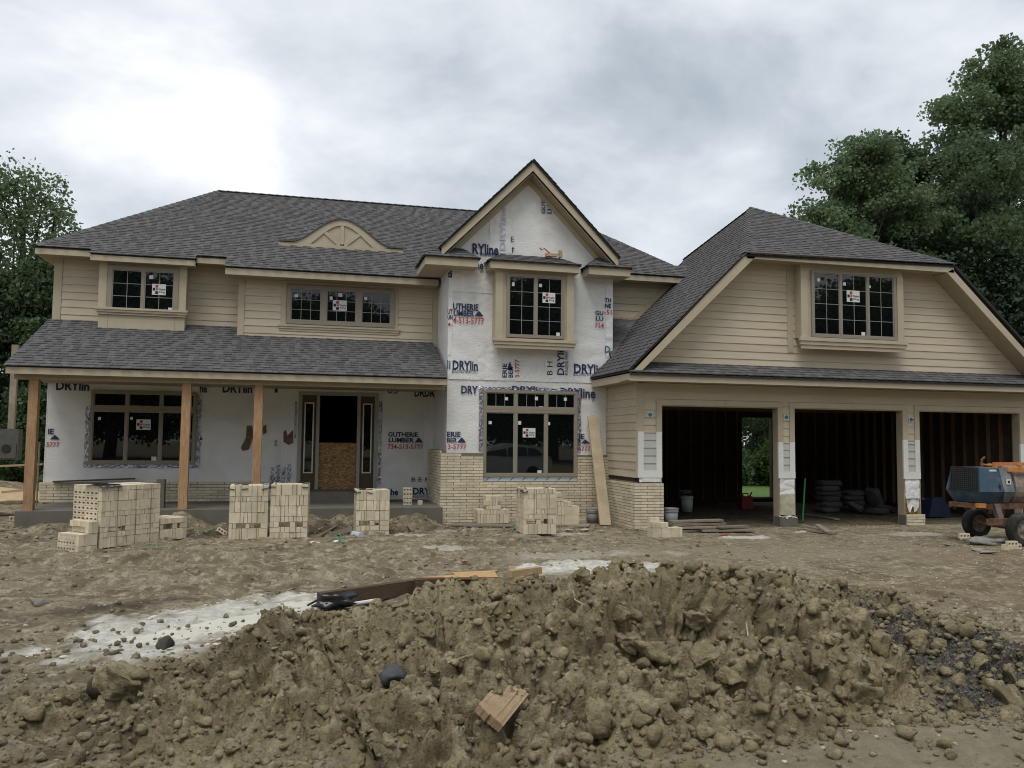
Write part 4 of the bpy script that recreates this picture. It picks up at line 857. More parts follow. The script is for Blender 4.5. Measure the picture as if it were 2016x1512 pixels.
for c, rx, ry, ang, s in ((PUD, 1.75, .98, 44, 1), ((-1.4, 8.45), .45, .28, 30, .8), ((4.2, 12.0), 1.1, .62, 0, .95), ((5.2, 11.5), .6, .2, 0, .6), ((4.5, 13.2), 1.6, .5, 0, .30), ((8.75, 15.25), .75, .26, 0, .95), ((10.6, 16.0), .4, .15, 0, .9), ((12.6, 15.2), .9, .4, 0, .45), ((5.2, 16.3), .7, .18, 0, .7), ((1.9, 16.3), .5, .12, 0, .6), ((3.0, 17.2), .9, .3, 0, .3), ((2.3, 14.4), .5, .2, 0, .5)):
    lime = np.maximum(lime, s*blob(GXg, GYg, c, rx, ry, ang, .28, nzw+.5*nzf, .55))
flat = blob(GXg, GYg, (-.75, 9.05), 1.35, .5, 40, .5, nzw, .3)
GZ = GZ*(1-.93*flat)-.012*flat
GZ += lime*(1-flat)*np.abs(nzf)*.05
lime = np.clip(lime*(1-.25*np.clip(nzf*2.2, 0, 1)), 0, 1)
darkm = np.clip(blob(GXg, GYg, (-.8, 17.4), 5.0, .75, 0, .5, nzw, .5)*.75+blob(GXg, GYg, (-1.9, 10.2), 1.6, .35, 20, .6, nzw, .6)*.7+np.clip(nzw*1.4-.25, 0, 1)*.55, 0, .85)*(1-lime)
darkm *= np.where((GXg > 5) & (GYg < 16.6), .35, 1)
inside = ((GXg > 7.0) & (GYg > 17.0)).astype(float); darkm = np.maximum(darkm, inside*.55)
warm = np.clip(blob(GXg, GYg, (12.2, 12.2), 3.2, 1.1, 10, .8, nzw, .4)*.55+blob(GXg, GYg, (8.5, 9.5), 2, 1.5, 0, .8, nzw, .4)*.35, 0, 1)
dry = np.clip(blob(GXg, GYg, (4.6, 4.9), 3.4, 1.1, 8, .6, nzw, .45)*.95+blob(GXg, GYg, (-4.5, 12.5), 2.5, 1.2, 0, .8, nzw, .5)*.45+blob(GXg, GYg, (7.5, 13.2), 6, 2.2, 0, .9, nzw, .4)*.6, 0, 1)
grass_far = np.clip((GYg-25.5)/1.5, 0, 1)
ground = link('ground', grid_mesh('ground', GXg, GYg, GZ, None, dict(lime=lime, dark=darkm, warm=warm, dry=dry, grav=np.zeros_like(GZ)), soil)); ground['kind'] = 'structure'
# milky puddle of washed-out lime
pm = mat('milky water', (.66, .635, .555), .22, .08, 2.5, 0.04, 6, spec=.5)
pg = []; 
for k in range(48):
    t = 2*math.pi*k/48; r_ = 1+.16*math.sin(3*t+1)+.1*math.sin(7*t); u, v = 1.42*math.cos(t)*r_, .50*math.sin(t)*r_; a = R(42); pg.append((PUD[0]-.12+u*math.cos(a)-v*math.sin(a), PUD[1]+u*math.sin(a)+v*math.cos(a), -.004))
puddle = G().add(pg, [tuple(range(48))]).obj('puddle', pm); puddle['kind'] = 'structure'
# grass behind the garage and the far lawn
lawn_m = mat('mown grass', (.085, .145, .035), .9, .35, 8, .6, 60)
lawn = G().add([(-60, 26.2, .02), (90, 26.2, .02), (90, 120, .35), (-60, 120, .35)], [(0, 1, 2, 3)]).obj('lawn', lawn_m); lawn['kind'] = 'structure'
# ------------------------------------------------------------------ dirt pile
CREST = [(-250, 1480, .02, .12), (60, 1405, .09, .14), (230, 1345, .17, .16), (430, 1296, .29, .20), (620, 1224, .45, .25), (860, 1178, .64, .32), (1050, 1160, .74, .42), (1300, 1140, .82, .70), (1500, 1136, .79, .78), (1720, 1174, .62, .72), (1860, 1228, .41, .55), (2030, 1305, .19, .38), (2250, 1385, .04, .2)]
CW = [(atz(x, y, z), z, s) for x, y, z, s in CREST]
GS = .0165; px_ = np.arange(-4.2, 8.4, GS); py_ = np.arange(2.9, 9.6, GS); PXg, PYg = np.meshgrid(px_, py_)
def pile_base(X, Y):
    best = np.full(X.shape, 1e9); H = np.zeros_like(X)-1; 
    wx = X+.22*fbm(X*1.1, Y*1.1, 3, 5); wy = Y+.22*fbm(X*1.1+9, Y*1.1, 3, 6)
    for (p, za, sa), (q, zb, sb) in zip(CW[:-1], CW[1:]):
        dx, dy = q.x-p.x, q.y-p.y; L2 = dx*dx+dy*dy; t = np.clip(((wx-p.x)*dx+(wy-p.y)*dy)/L2, 0, 1)
        ex, ey = wx-(p.x+t*dx), wy-(p.y+t*dy); d = np.hypot(ex, ey); side = (dx*ey-dy*ex) < 0        # camera side of the crest
        zc = za+(zb-za)*t; s = np.where(side, sa+(sb-sa)*t, .62); h = zc-s*(np.sqrt(d*d+.04)-.2)
        m = d < best; best = np.where(m, d, best); H = np.where(m, h, H)
    return H
CRK = {1: .085, 2: .055, 3: .022, 4: .008, 5: .0}
def pile_z(X, Y):
    b = pile_base(X, Y); on = np.clip((b+.05)/.2, 0, 1)
    X2, Y2 = X+.06*fbm(X*5, Y*5, 3, 31), Y+.06*fbm(X*5+3, Y*5, 3, 32)
    z = b+fbm(X*1.4, Y*1.4, 4, 7)*.10
    for f, a, sd in ((2.2, .085, 1), (4.6, .085, 2), (10.5, .055, 3), (22., .030, 4), (38., .013, 5)):
        d1, d2, rid = worley(X2*f, Y2*f, sd); z += on*a*(np.sqrt(np.clip(1-(d1/.62)**2, 0, 1))*(.35+rid)-.45)-on*CRK[sd]*np.clip(1-(d2-d1)/.13, 0, 1)*np.clip(.5+1.6*fbm(X*1.3, Y*1.3, 3, 60+sd), 0, 1)
    z += on*(fbm(X*14, Y*14, 3, 17, .65)*.050+(np.abs(fbm(X*9, Y*9, 3, 18))-.2)*.05)
    for (cx_, cy_, zz, rx, ry, dp) in HOLLOW:
        c = atz(cx_, cy_, zz); z -= dp*np.exp(-(((X-c.x)/rx)**2+((Y-c.y)/ry)**2)**1.5)
    for ln in CRACKS:
        P = [atz(x, y, zz) for x, y, zz in ln]
        for p, q in zip(P[:-1], P[1:]):
            dx, dy = q.x-p.x, q.y-p.y; L2 = dx*dx+dy*dy+1e-9; t = np.clip(((X-p.x)*dx+(Y-p.y)*dy)/L2, 0, 1); d = np.hypot(X-p.x-t*dx+.02*fbm(X*9, Y*9, 2, 3), Y-p.y-t*dy+.02*fbm(X*9, Y*9, 2, 4))
            z -= .11*np.exp(-(d/.022)**2)
    return z
HOLLOW = [(1265, 1310, .32, .30, .26, .26), (1400, 1265, .42, .34, .15, .24), (1330, 1220, .55, .18, .12, .14), (1440, 1390, .10, .40, .14, .12), (200, 1335, .2, .14, .12, .14), (660, 1430, .35, .2, .14, .12), (860, 1380, .42, .16, .12, .14), (1560, 1375, .12, .5, .10, .1)]
CRACKS = [[(1372, 1160, .78), (1378, 1185, .72), (1368, 1215, .64)], [(1478, 1128, .8), (1482, 1160, .74), (1500, 1190, .68), (1512, 1235, .56), (1530, 1255, .52)], [(868, 1195, .66), (872, 1225, .6), (870, 1255, .56)], [(812, 1290, .5), (830, 1262, .54), (850, 1240, .58)], [(1565, 1170, .7), (1600, 1240, .55), (1660, 1290, .4)], [(560, 1300, .5), (575, 1275, .5), (600, 1262, .52)], [(755, 1235, .6), (757, 1290, .52)]]
PZ = pile_z(PXg, PYg); GB = ground_z(PXg, PYg)
keep = (PZ > GB-.06); kq = keep[:-1, :-1] | keep[1:, :-1] | keep[:-1, 1:] | keep[1:, 1:]
gc = atz(1880, 1240, .45); grav = blob(PXg, PYg, (gc.x, gc.y), .85, .50, -35, .35, fbm(PXg*4, PYg*4, 4, 8), .5); gc2 = atz(2010, 1310, .35); grav = np.maximum(grav, blob(PXg, PYg, (gc2.x, gc2.y), .7, .35, -40, .4, fbm(PXg*4, PYg*4, 4, 8), .5))
gc3 = atz(620, 1400, .4); grav = np.maximum(grav, .45*blob(PXg, PYg, (gc3.x, gc3.y), .7, .4, -20, .8, fbm(PXg*4, PYg*4, 4, 9), .7))
dk = np.clip(fbm(PXg*1.7, PYg*1.7, 4, 55)*1.3-.35, 0, .6); dc = atz(150, 1440, .1); dk = np.maximum(dk, .5*blob(PXg, PYg, (dc.x, dc.y), .9, .35, 10, .9, fbm(PXg*3, PYg*3, 4, 9), .6))
dirt = thing('dirt_pile', 'long heap of brown clay clods across the foreground', 'dirt pile', (2, 7, 0))
PB0 = pile_base(PXg, PYg)
for _ in range(3): PB0 = (PB0+np.roll(PB0, 6, 0)+np.roll(PB0, -6, 0)+np.roll(PB0, 6, 1)+np.roll(PB0, -6, 1))/5
gy_, gx_ = np.gradient(PB0, GS); nl = np.sqrt(1+gx_**2+gy_**2); DET = PZ-PB0          # relief pushed out along the slope, not straight up
MX, MY, MZ = PXg-gx_/nl*DET*1.15, PYg-gy_/nl*DET*1.15, PB0+DET/nl
pile_me = grid_mesh('mound', MX, MY, MZ, kq, dict(grav=grav, dark=dk, lime=np.zeros_like(PZ), warm=np.zeros_like(PZ), dry=np.zeros_like(PZ)), clay, smooth=False)
link('mound', pile_me, dirt)
_i = np.clip(np.round((MX-px_[0])/GS).astype(int), 0, len(px_)-1); _j = np.clip(np.round((MY-py_[0])/GS).astype(int), 0, len(py_)-1)
_S = np.full(PZ.shape, -9.0); np.maximum.at(_S, (_j, _i), MZ)
for _ in range(6):
    _n = np.maximum.reduce([np.roll(_S, 1, 0), np.roll(_S, -1, 0), np.roll(_S, 1, 1), np.roll(_S, -1, 1)]); _S = np.where(_S < -5, _n, _S)
PZ = _S
def surf(x, y):
    i = int(round((x-px_[0])/GS)); j = int(round((y-py_[0])/GS))
    if 0 <= i < len(px_) and 0 <= j < len(py_): return max(float(PZ[j, i]), float(GB[j, i]))
    return float(ground_z(np.array([[x]]), np.array([[y]]))[0, 0])
def gz_at(x, y): return surf(x, y)
def onpile(px, py):                     # where the sight line through a photograph pixel meets the heap or the ground
    d = (px-CX)/FPX*RT-(py-CY)/FPX*UP+FW; t = 3.0
    while t < 30:
        p = Vector((0, 0, EYE))+d*t
        if p.z < surf(p.x, p.y): return p
        t += .02
    return atz(px, py)
import bmesh
def ico(sub):
    bm = bmesh.new(); bmesh.ops.create_icosphere(bm, subdivisions=sub, radius=1); V = np.array([v.co[:] for v in bm.verts]); F = np.array([[v.index for v in f.verts] for f in bm.faces]); bm.free(); return V, F
def lumpy(sub, seed, amp=.35):
    V, F = ico(sub); rs = np.random.RandomState(seed); N0 = V.copy()
    for k in range(9):                  # chopped faces
        n = rs.normal(size=3); n /= np.linalg.norm(n); h = rs.uniform(.48, .82); e = V@n; V = V-np.outer(np.clip(e-h, 0, None), n)*.9
    P = N0+rs.uniform(0, 50, 3); d = (vnoise3(P*1.6, seed)-.5)*.75+(vnoise3(P*3.7, seed+1)-.5)*.42
    if sub > 2: d = d+(np.abs(vnoise3(P*7.5, seed+2)-.5)-.25)*.34+(vnoise3(P*15, seed+3)-.5)*.13
    V = V*(1+amp*1.5*d[:, None])*np.array([1, rs.uniform(.7, 1), rs.uniform(.6, .85)]); return V, F
clod_me = []
for k in range(10):
    V, F = lumpy(4, 100+k, .5); clod_me.append(raw_mesh('clod', V, F, clay, smooth=False))
rs = np.random.RandomState(12)
placed = 0
big = [(1985, 1385, .05, .15), (1950, 1360, .2, .12), (1730, 1275, .35, .12), (1265, 1400, .12, .13), (1285, 1290, .35, .13), (1370, 1225, .5, .10), (1215, 1215, .55, .12), (1130, 1360, .25, .12), (1240, 1270, .4, .11), (240, 1350, .15, .17), (1700, 1375, .05, .15), (1180, 1420, .12, .14), (1090, 1230, .6, .10), (970, 1160, .74, .10), (1140, 1140, .8, .10), (1500, 1370, .05, .10), (1440, 1335, .2, .11), (1380, 1300, .3, .12), (1560, 1300, .3, .12), (1610, 1310, .28, .11), (1690, 1240, .48, .13), (1800, 1270, .4, .10)]
for (x, y, z, r_) in big:
    p = onpile(x, y); zz = p.z; s = r_*rs.uniform(.9, 1.1)
    link('clod', clod_me[placed % 10], dirt, (p.x, p.y, zz+s*.15), tuple(rs.uniform(0, 6.28, 3)), (s, s, s)); placed += 1
cx_, cy_ = rs.uniform(-2.6, 7.8, 4000), rs.uniform(3.6, 8.8, 4000); cb = pile_base(cx_, cy_)
cw = .15+.85*np.clip((cx_-1.0)/2.5, 0, 1)*np.clip((.55-cb)/.4, .10, 1); ck = (cb > -.1) & (rs.rand(4000) < cw)
for x, y in zip(cx_[ck], cy_[ck]):
    if placed >= 300: break
    s = .030+.075*rs.rand()**2.4
    link('clod', clod_me[rs.randint(10)], dirt, (x, y, surf(x, y)+s*.2), tuple(rs.uniform(0, 6.28, 3)), (s, s, s*rs.uniform(.7, 1))); placed += 1
SURF = np.maximum(PZ, GB)
def surf_v(x, y):
    i = np.round((x-px_[0])/GS).astype(int); j = np.round((y-py_[0])/GS).astype(int); ok = (i >= 0) & (i < len(px_)) & (j >= 0) & (j < len(py_))
    return np.where(ok, SURF[np.clip(j, 0, len(py_)-1), np.clip(i, 0, len(px_)-1)], ground_z(x, y))
def scatter(name, n, parent, m, area, size, seed, test=None, sub=1, sink=.25, power=2.0, tall=1.0):
    """many small stones of one material joined into one mesh; test(x, y, random) -> mask"""
    rs = np.random.RandomState(seed); bases = [lumpy(sub, seed+7*k, .5) for k in range(6)]; F = bases[0][1]; B = np.stack([b[0] for b in bases])
    x, y = rs.uniform(area[0], area[1], n*12), rs.uniform(area[2], area[3], n*12)
    if test is not None: k = test(x, y, rs.rand(n*12)); x, y = x[k], y[k]
    x, y = x[:n], y[:n]; c = len(x); s = size[0]+(size[1]-size[0])*rs.rand(c)**power; a = rs.uniform(0, 6.28, c)
    V = B[rs.randint(6, size=c)]*s[:, None, None]; V[:, :, 2] *= tall; ca, sa = np.cos(a)[:, None], np.sin(a)[:, None]
    z0 = surf_v(x, y)+s*tall*(.5-sink)
    W_ = np.stack([V[:, :, 0]*ca-V[:, :, 1]*sa+x[:, None], V[:, :, 0]*sa+V[:, :, 1]*ca+y[:, None], V[:, :, 2]+z0[:, None]], -1)
    FF = F[None]+np.arange(c)[:, None, None]*B.shape[1]
    return link(name, raw_mesh(name, W_.reshape(-1, 3), FF.reshape(-1, 3), m, smooth=False), parent)
PBm = pile_base(PXg, PYg)
def pb(x, y):
    i = np.round((x-px_[0])/GS).astype(int); j = np.round((y-py_[0])/GS).astype(int); ok = (i >= 0) & (i < len(px_)) & (j >= 0) & (j < len(py_))
    return np.where(ok, PBm[np.clip(j, 0, len(py_)-1), np.clip(i, 0, len(px_)-1)], -1.0)
sm = scatter('small_clods', 15000, dirt, clay, (-3.2, 8.0, 3.2, 9.0), (.006, .038), 5, lambda x, y, r: (pb(x, y) > -.15) | ((pb(x, y) > -.6) & (r < .18)), power=2.6); sm['kind'] = 'stuff'
md = scatter('loose_clods', 1300, dirt, clay, (-3.2, 8.0, 3.2, 9.0), (.03, .085), 8, lambda x, y, r: ((pb(x, y) > -.12) & (r < .3+.7*np.clip((x-.6)/2, 0, 1))) | ((pb(x, y) > -.7) & (x > 1.5) & (y < 6.2) & (r < .16)), sub=2); md['kind'] = 'stuff'
gmat = mat('dark crushed stone', (.19, .165, .13), .95, .4, 60, rnd=.3, spec=.05)
gs = scatter('gravel', 1100, dirt, gmat, (gc.x-1.1, gc2.x+.6, gc2.y-.6, gc.y+.7), (.008, .026), 6, lambda x, y, r: (blob(x, y, (gc.x, gc.y), 1.0, .6, -35, .4) > r*.8) | (blob(x, y, (gc2.x, gc2.y), .8, .45, -40, .4) > r*.8)); gs['kind'] = 'stuff'
peb = mat('pale rubble', (.40, .37, .29), .9, .35, 20)
def ptest(x, y, r): return (pb(x, y) < -.05) & ~((x > 6.9) & (y > 17)) & (r < .25+.75*(vnoise(x*.9, y*.9, 4) > .55))
st = scatter('site_rubble', 4800, None, peb, (-7, 15, 4.5, 18.0), (.006, .024), 9, ptest, sub=1); st['kind'] = 'stuff'; st['label'] = 'small pale stones and mortar crumbs scattered over the dirt'
sc2 = scatter('soil_lumps', 3600, None, soil, (-7, 8, 6.5, 18.3), (.012, .05), 10, lambda x, y, r: (pb(x, y) < -.05) & (r < .15+.85*((y > 16.7) | (y < 9))), sub=1); sc2['kind'] = 'stuff'; sc2['label'] = 'loose lumps of brown soil on the rutted ground'
sc3 = scatter('lime_crumbs', 260, None, mat('lime crumbs', (.52, .49, .40), .9, .2, 20), (-2.6, 1.2, 7.4, 10.9), (.01, .05), 14, lambda x, y, r: (blob(x, y, PUD, 2.1, .95, 44) > 0) & (blob(x, y, PUD, 1.5, .55, 42) < .2) & (pb(x, y) < 0), tall=.5, power=3.0); sc3['kind'] = 'stuff'; sc3['label'] = 'white lumps of dried lime around the milky puddle'
# ================================================================== TREES
def leaf_mat(name, c1, c2, trans=.45):
    m = bpy.data.materials.new(name); m.use_nodes = True; nt = m.node_tree; N = nt.nodes.new; L = nt.links.new; b = nt.nodes['Principled BSDF']; o = nt.nodes['Material Output']
    a = N('ShaderNodeAttribute'); a.attribute_name = 'tint'; mx = N('ShaderNodeMixRGB'); L(a.outputs['Fac'], mx.inputs[0]); mx.inputs[1].default_value = (*c1, 1); mx.inputs[2].default_value = (*c2, 1)
    L(mx.outputs[0], b.inputs['Base Color']); b.inputs['Roughness'].default_value = .55; b.inputs['Specular IOR Level'].default_value = .25
    t = N('ShaderNodeBsdfTranslucent'); L(mx.outputs[0], t.inputs[0]); ms = N('ShaderNodeMixShader'); ms.inputs[0].default_value = trans; L(b.outputs[0], ms.inputs[1]); L(t.outputs[0], ms.inputs[2]); L(ms.outputs[0], o.inputs[0]); return m
leaf_a = leaf_mat('maple leaves', (.062, .105, .050), (.190, .265, .135)); leaf_b = leaf_mat('dark leaves', (.042, .074, .036), (.130, .190, .095)); leaf_c = leaf_mat('evergreen sprays', (.014, .028, .015), (.038, .064, .030), .15); leaf_d = leaf_mat('fresh leaves', (.05, .10, .02), (.12, .20, .05))
bark = mat('bark', (.055, .045, .036), .95, .35, 9, .7, 30, stretch=(3, 3, .6))
def leaves_mesh(name, C, N_, size, m, rs, flat=.55, droop=0.0):
    """C (k,3) clump centres with radius C[:,3]; N_ leaves each; every leaf a small bent rhombus"""
    k = len(C); P = rs.normal(size=(k, N_, 3)); P /= np.linalg.norm(P, axis=2, keepdims=True)+1e-9; P *= rs.rand(k, N_, 1)**.45; P[:, :, 2] *= flat
    if droop: P[:, :, 2] -= droop*np.hypot(P[:, :, 0], P[:, :, 1])**2
    P = C[:, None, :3]+P*C[:, None, 3:4]; P = P.reshape(-1, 3); n = len(P)
    d = rs.normal(size=(n, 3)); d[:, 2] -= .5; d /= np.linalg.norm(d, axis=1, keepdims=True); e = rs.normal(size=(n, 3)); e -= d*np.sum(d*e, 1, keepdims=True); e /= np.linalg.norm(e, axis=1, keepdims=True)
    s = (size*rs.uniform(.6, 1.25, n))[:, None]; V = np.stack([P, P+d*s*.5+e*s*.36, P+d*s, P+d*s*.5-e*s*.36], 1).reshape(-1, 3); F = np.arange(4*n).reshape(-1, 4)
    cl = np.repeat(rs.rand(k), N_); t = np.clip(.15+.5*cl+.35*rs.rand(n), 0, 1)
    return raw_mesh(name, V, F, m, dict(tint=t))
def tree(name, label, base, H, crown, n_cl, n_lf, lf, m, seed, group, trunk_r=.25, clump=.8, flat=.6, droop=0.0, lobes=None, bare=.2):
    """crown = (z_low, half-width); limbs run from the trunk to lobes, clumps of leaves sit on twigs inside each lobe"""
    rs = np.random.RandomState(seed); z0, hw = crown; t = thing(name, label, 'tree', base, group); bx, by, bz = base; g = G()
    lean = rs.uniform(-.04, .04, 2); tp = [(bx+lean[0]*H*f, by+lean[1]*H*f, bz+H*f*.86) for f in (0, .25, .5, .75, 1)]; g.tube(tp, [trunk_r*q for q in (1.25, .9, .65, .4, .12)], 8)
    if lobes is None:
        lobes = []
        for k in range(15):
            f = rs.rand()**.8; zz = z0+(H-z0)*(.08+.88*f); rad = hw*math.sqrt(max(.05, 1-((zz-(z0+(H-z0)*.42))/((H-z0)*.62))**2)); a = 2.4*k+rs.uniform(-.4, .4)
            lobes.append((rad*.68*math.cos(a), rad*.68*math.sin(a), zz, hw*rs.uniform(.30, .48)))
    C = []
    for (lx, ly, lz, lr) in lobes:
        f = min(.9, max(.2, (lz-lr*1.2)/H)); p0 = Vector((bx+lean[0]*H*f, by+lean[1]*H*f, bz+H*f*.80)); p1 = Vector((bx+lx, by+ly, bz+lz-lr*.2)); mid = (p0+p1)/2+Vector(rs.uniform(-.3, .3, 3))
        g.tube([p0, mid, p1], [trunk_r*.34, trunk_r*.2, .03], 5)
        for k in range(max(3, int(n_cl/len(lobes)))):
            d = rs.normal(size=3); d /= np.linalg.norm(d); r_ = lr*(.45+.65*rs.rand()); q = Vector((bx+lx+d[0]*r_, by+ly+d[1]*r_, bz+lz+d[2]*r_*.85)); C.append((q.x, q.y, q.z, clump*rs.uniform(.55, 1.15)))
            if k % 3 == 0: g.tube([p1, (p1+q)/2+Vector((0, 0, -.1)), q], [.035, .025, .012], 4, False)
    g.obj('trunk', bark, t, smooth=True); link('crown', leaves_mesh('crown', np.array(C), n_lf, lf, m, rs, flat, droop), t); return t
def dirp(px, dist, z=0.0):              # ground position in the direction of a photograph column
    d = (px-CX)/FPX*RT+FW; d = Vector((d.x, d.y, 0))*dist; return (d.x, d.y, z)
GR, GLf, GB_ = 'trees behind the garage', 'trees beyond the porch', 'trees across the road'
tree('maple_tree', 'open-crowned maple rising behind the garage roof peak', dirp(1705, 34.5), 15.8, (5.0, 4.6), 235, 166, .18, leaf_a, 3, GR, .22, .75, lobes=[(0.4, 0, 14.2, 1.0), (-.9, .5, 13.0, 1.3), (1.0, -.4, 12.4, 1.3), (-2.2, 0, 11.0, 1.5), (.5, .6, 10.6, 1.8), (2.6, 0, 10.4, 1.6), (-3.6, .3, 8.9, 1.5), (-1.2, -.5, 8.6, 1.9), (1.6, .4, 8.2, 2.0), (3.8, 0, 8.3, 1.7), (-4.6, 0, 7.0, 1.2), (-2.6, .5, 6.6, 1.7), (0, 0, 6.2, 1.8)])
tree('maple_tree', 'tallest dark maple at the right edge of the sky', dirp(1990, 38), 20.8, (4.5, 6.6), 430, 183, .19, leaf_a, 8, GR, .36, .95, lobes=[(0, 0, 19.2, 1.6), (1.8, 0, 18.4, 1.8), (-1.9, .3, 17.4, 1.8), (3.5, 0, 16.5, 2.4), (.4, -.4, 16.2, 2.4), (-3.1, 0, 14.6, 1.9), (-1.0, .5, 13.6, 2.4), (2.2, 0, 13.4, 2.8), (-4.2, .3, 11.9, 1.9), (-2.2, -.4, 11.0, 2.4), (1.0, .4, 10.6, 2.8), (4.0, 0, 10.8, 2.6), (-4.2, 0, 9.0, 2.0), (-1.4, .4, 8.0, 2.6), (2.6, 0, 7.4, 3.0), (-3.4, .4, 6.2, 2.0)])
tree('maple_tree', 'mid-height maple between the two taller garden trees', dirp(1835, 38), 16.0, (4.0, 5.0), 300, 175, .19, leaf_b, 14, GR, .24, .9)
tree('maple_tree', 'low leafy tree right behind the garage hip', dirp(1625, 40), 13.2, (3.0, 3.8), 200, 166, .18, leaf_a, 19, GR, .18, .8)
tree('maple_tree', 'low dark tree behind the right garage rake', dirp(1930, 46), 11.5, (1.5, 4.8), 300, 175, .20, leaf_b, 23, GR, .22, 1.0)
def columnar(name, label, base, H, r_, seed, group):
    rs = np.random.RandomState(seed); t = thing(name, label, 'tree', base, group); G().tube([base, (base[0], base[1], base[2]+H*.9)], [.16, .03], 7).obj('trunk', bark, t)
    n = 260; f = rs.rand(n)**.8; a = rs.uniform(0, 6.28, n); rad = r_*np.clip(1.05-f**2.4, .12, 1)*(.55+.45*rs.rand(n)); C = np.stack([base[0]+rad*np.cos(a), base[1]+rad*np.sin(a), base[2]+.4+f*(H-.7), np.full(n, .42)], -1)
    link('crown', leaves_mesh('crown', C, 75, .20, leaf_c, rs, 1.4), t)
columnar('arborvitae', 'dark column-shaped evergreen nearest the garage rake', dirp(1897, 33), 9.6, 1.15, 2, 'column-shaped evergreens'); columnar('arborvitae', 'dark column-shaped evergreen at the right picture edge', dirp(1985, 33), 9.9, 1.35, 4, 'column-shaped evergreens'); columnar('arborvitae', 'dark evergreen column left of the other garage-side evergreens', dirp(1850, 37), 9.3, 1.2, 12, 'column-shaped evergreens'); columnar('arborvitae', 'shorter dark evergreen between two column-shaped ones', dirp(1945, 36), 8.8, 1.2, 6, 'column-shaped evergreens')
tree('willow_tree', 'drooping pale-leaved tree left of the main roof', dirp(35, 33.5), 14.4, (5.5, 4.0), 105, 95, .17, leaf_a, 31, GLf, .28, .85, .9, .9, lobes=[(-2.0, 0, 13.2, 1.2), (-.5, 0, 12.6, 1.2), (.5, .2, 11.8, 1.1), (-1.4, 0, 11.4, 1.4), (1.0, 0, 10.5, 1.0), (-.4, 0, 10.2, 1.3), (-2.6, .3, 10.4, 1.5), (1.2, 0, 9.2, .7), (-1.4, 0, 8.8, 1.0)])
tree('broadleaf_tree', 'dense dark tree against the left house wall', dirp(52, 33), 9.4, (.6, 2.5), 330, 175, .17, leaf_b, 33, GLf, .2, .9, lobes=[(.6, 0, 8.3, 1.1), (-.8, 0, 7.6, 1.3), (1.0, 0, 6.8, 1.2), (-.2, .4, 5.8, 1.6), (-1.8, 0, 5.6, 1.6), (.9, 0, 4.8, 1.3), (-1.2, 0, 3.6, 1.8), (.7, 0, 2.9, 1.4), (-2.4, 0, 2.4, 1.6), (-.5, .3, 1.6, 1.7), (1.0, 0, 1.4, 1.2)])
tree('broadleaf_tree', 'dark leafy tree cut by the left picture edge', dirp(-50, 36), 7.6, (.6, 3.0), 260, 175, .18, leaf_b, 35, GLf, .2, 1.1)
# shrubs seen through the open garage
def shrub(name, label, base, H, r_, m, seed, n=120, lf=.16):
    rs = np.random.RandomState(seed); t = thing(name, label, 'shrub', base, 'shrubs seen through the garage'); G().tube([base, (base[0], base[1], base[2]+H*.7)], [.07, .02], 6).obj('trunk', bark, t)
    d = rs.normal(size=(n, 3)); d /= np.linalg.norm(d, axis=1, keepdims=True); d *= (rs.rand(n, 1)**.4); C = np.concatenate([np.array(base)+np.array([0, 0, H*.52])+d*np.array([r_, r_, H*.5]), np.full((n, 1), .45)], 1)
    link('crown', leaves_mesh('crown', C, 60, lf, m, rs, .8), t)
shrub('shrub', 'dark shrub filling the doorway view behind the garage', (21.0, 36.0, 0), 5.4, 2.6, leaf_b, 41, 200); shrub('shrub', 'yellow-green flowering shrub low in the garage doorway', (19.9, 32.6, 0), 1.9, .8, leaf_d, 43, 60); shrub('shrub', 'mid-green bush low in the garage doorway', (18.6, 33.4, 0), 1.6, 1.2, leaf_a, 45, 70)
tree('maple_tree', 'tree whose low boughs hang into the garage doorway view', (24.5, 41, 0), 10, (1.5, 3.6), 200, 157, .17, leaf_a, 47, GR, .2, .9)
def copy_thing(src, loc, rz, sc, label, group):
    o = src.copy(); COL.objects.link(o); o.location = loc; o.rotation_euler = (0, 0, rz); o.scale = (sc, sc, sc); o['label'] = label; o['group'] = group
    for ch in list(src.children):
        c = ch.copy(); COL.objects.link(c); c.parent = o; c.matrix_parent_inverse = ch.matrix_parent_inverse.copy()
    return o
src = bpy.data.objects['broadleaf_tree.001']
for k, (x, y, s) in enumerate(((-40, -36, 2.0), (-27, -38, 2.1), (-16, -35, 2.15), (-8, -40, 1.75), (2.5, -37, 1.9), (9, -41, 1.8), (15, -36, 1.95), (23, -38, 2.1), (31, -35, 1.9), (41, -38, 2.05), (50, -36, 2.2), (60, -38, 2.1), (70, -37, 2.1))):
    copy_thing(src, (x, y, 0), k*1.3, s, 'tree across the road, mirrored in the dark window panes', GB_)
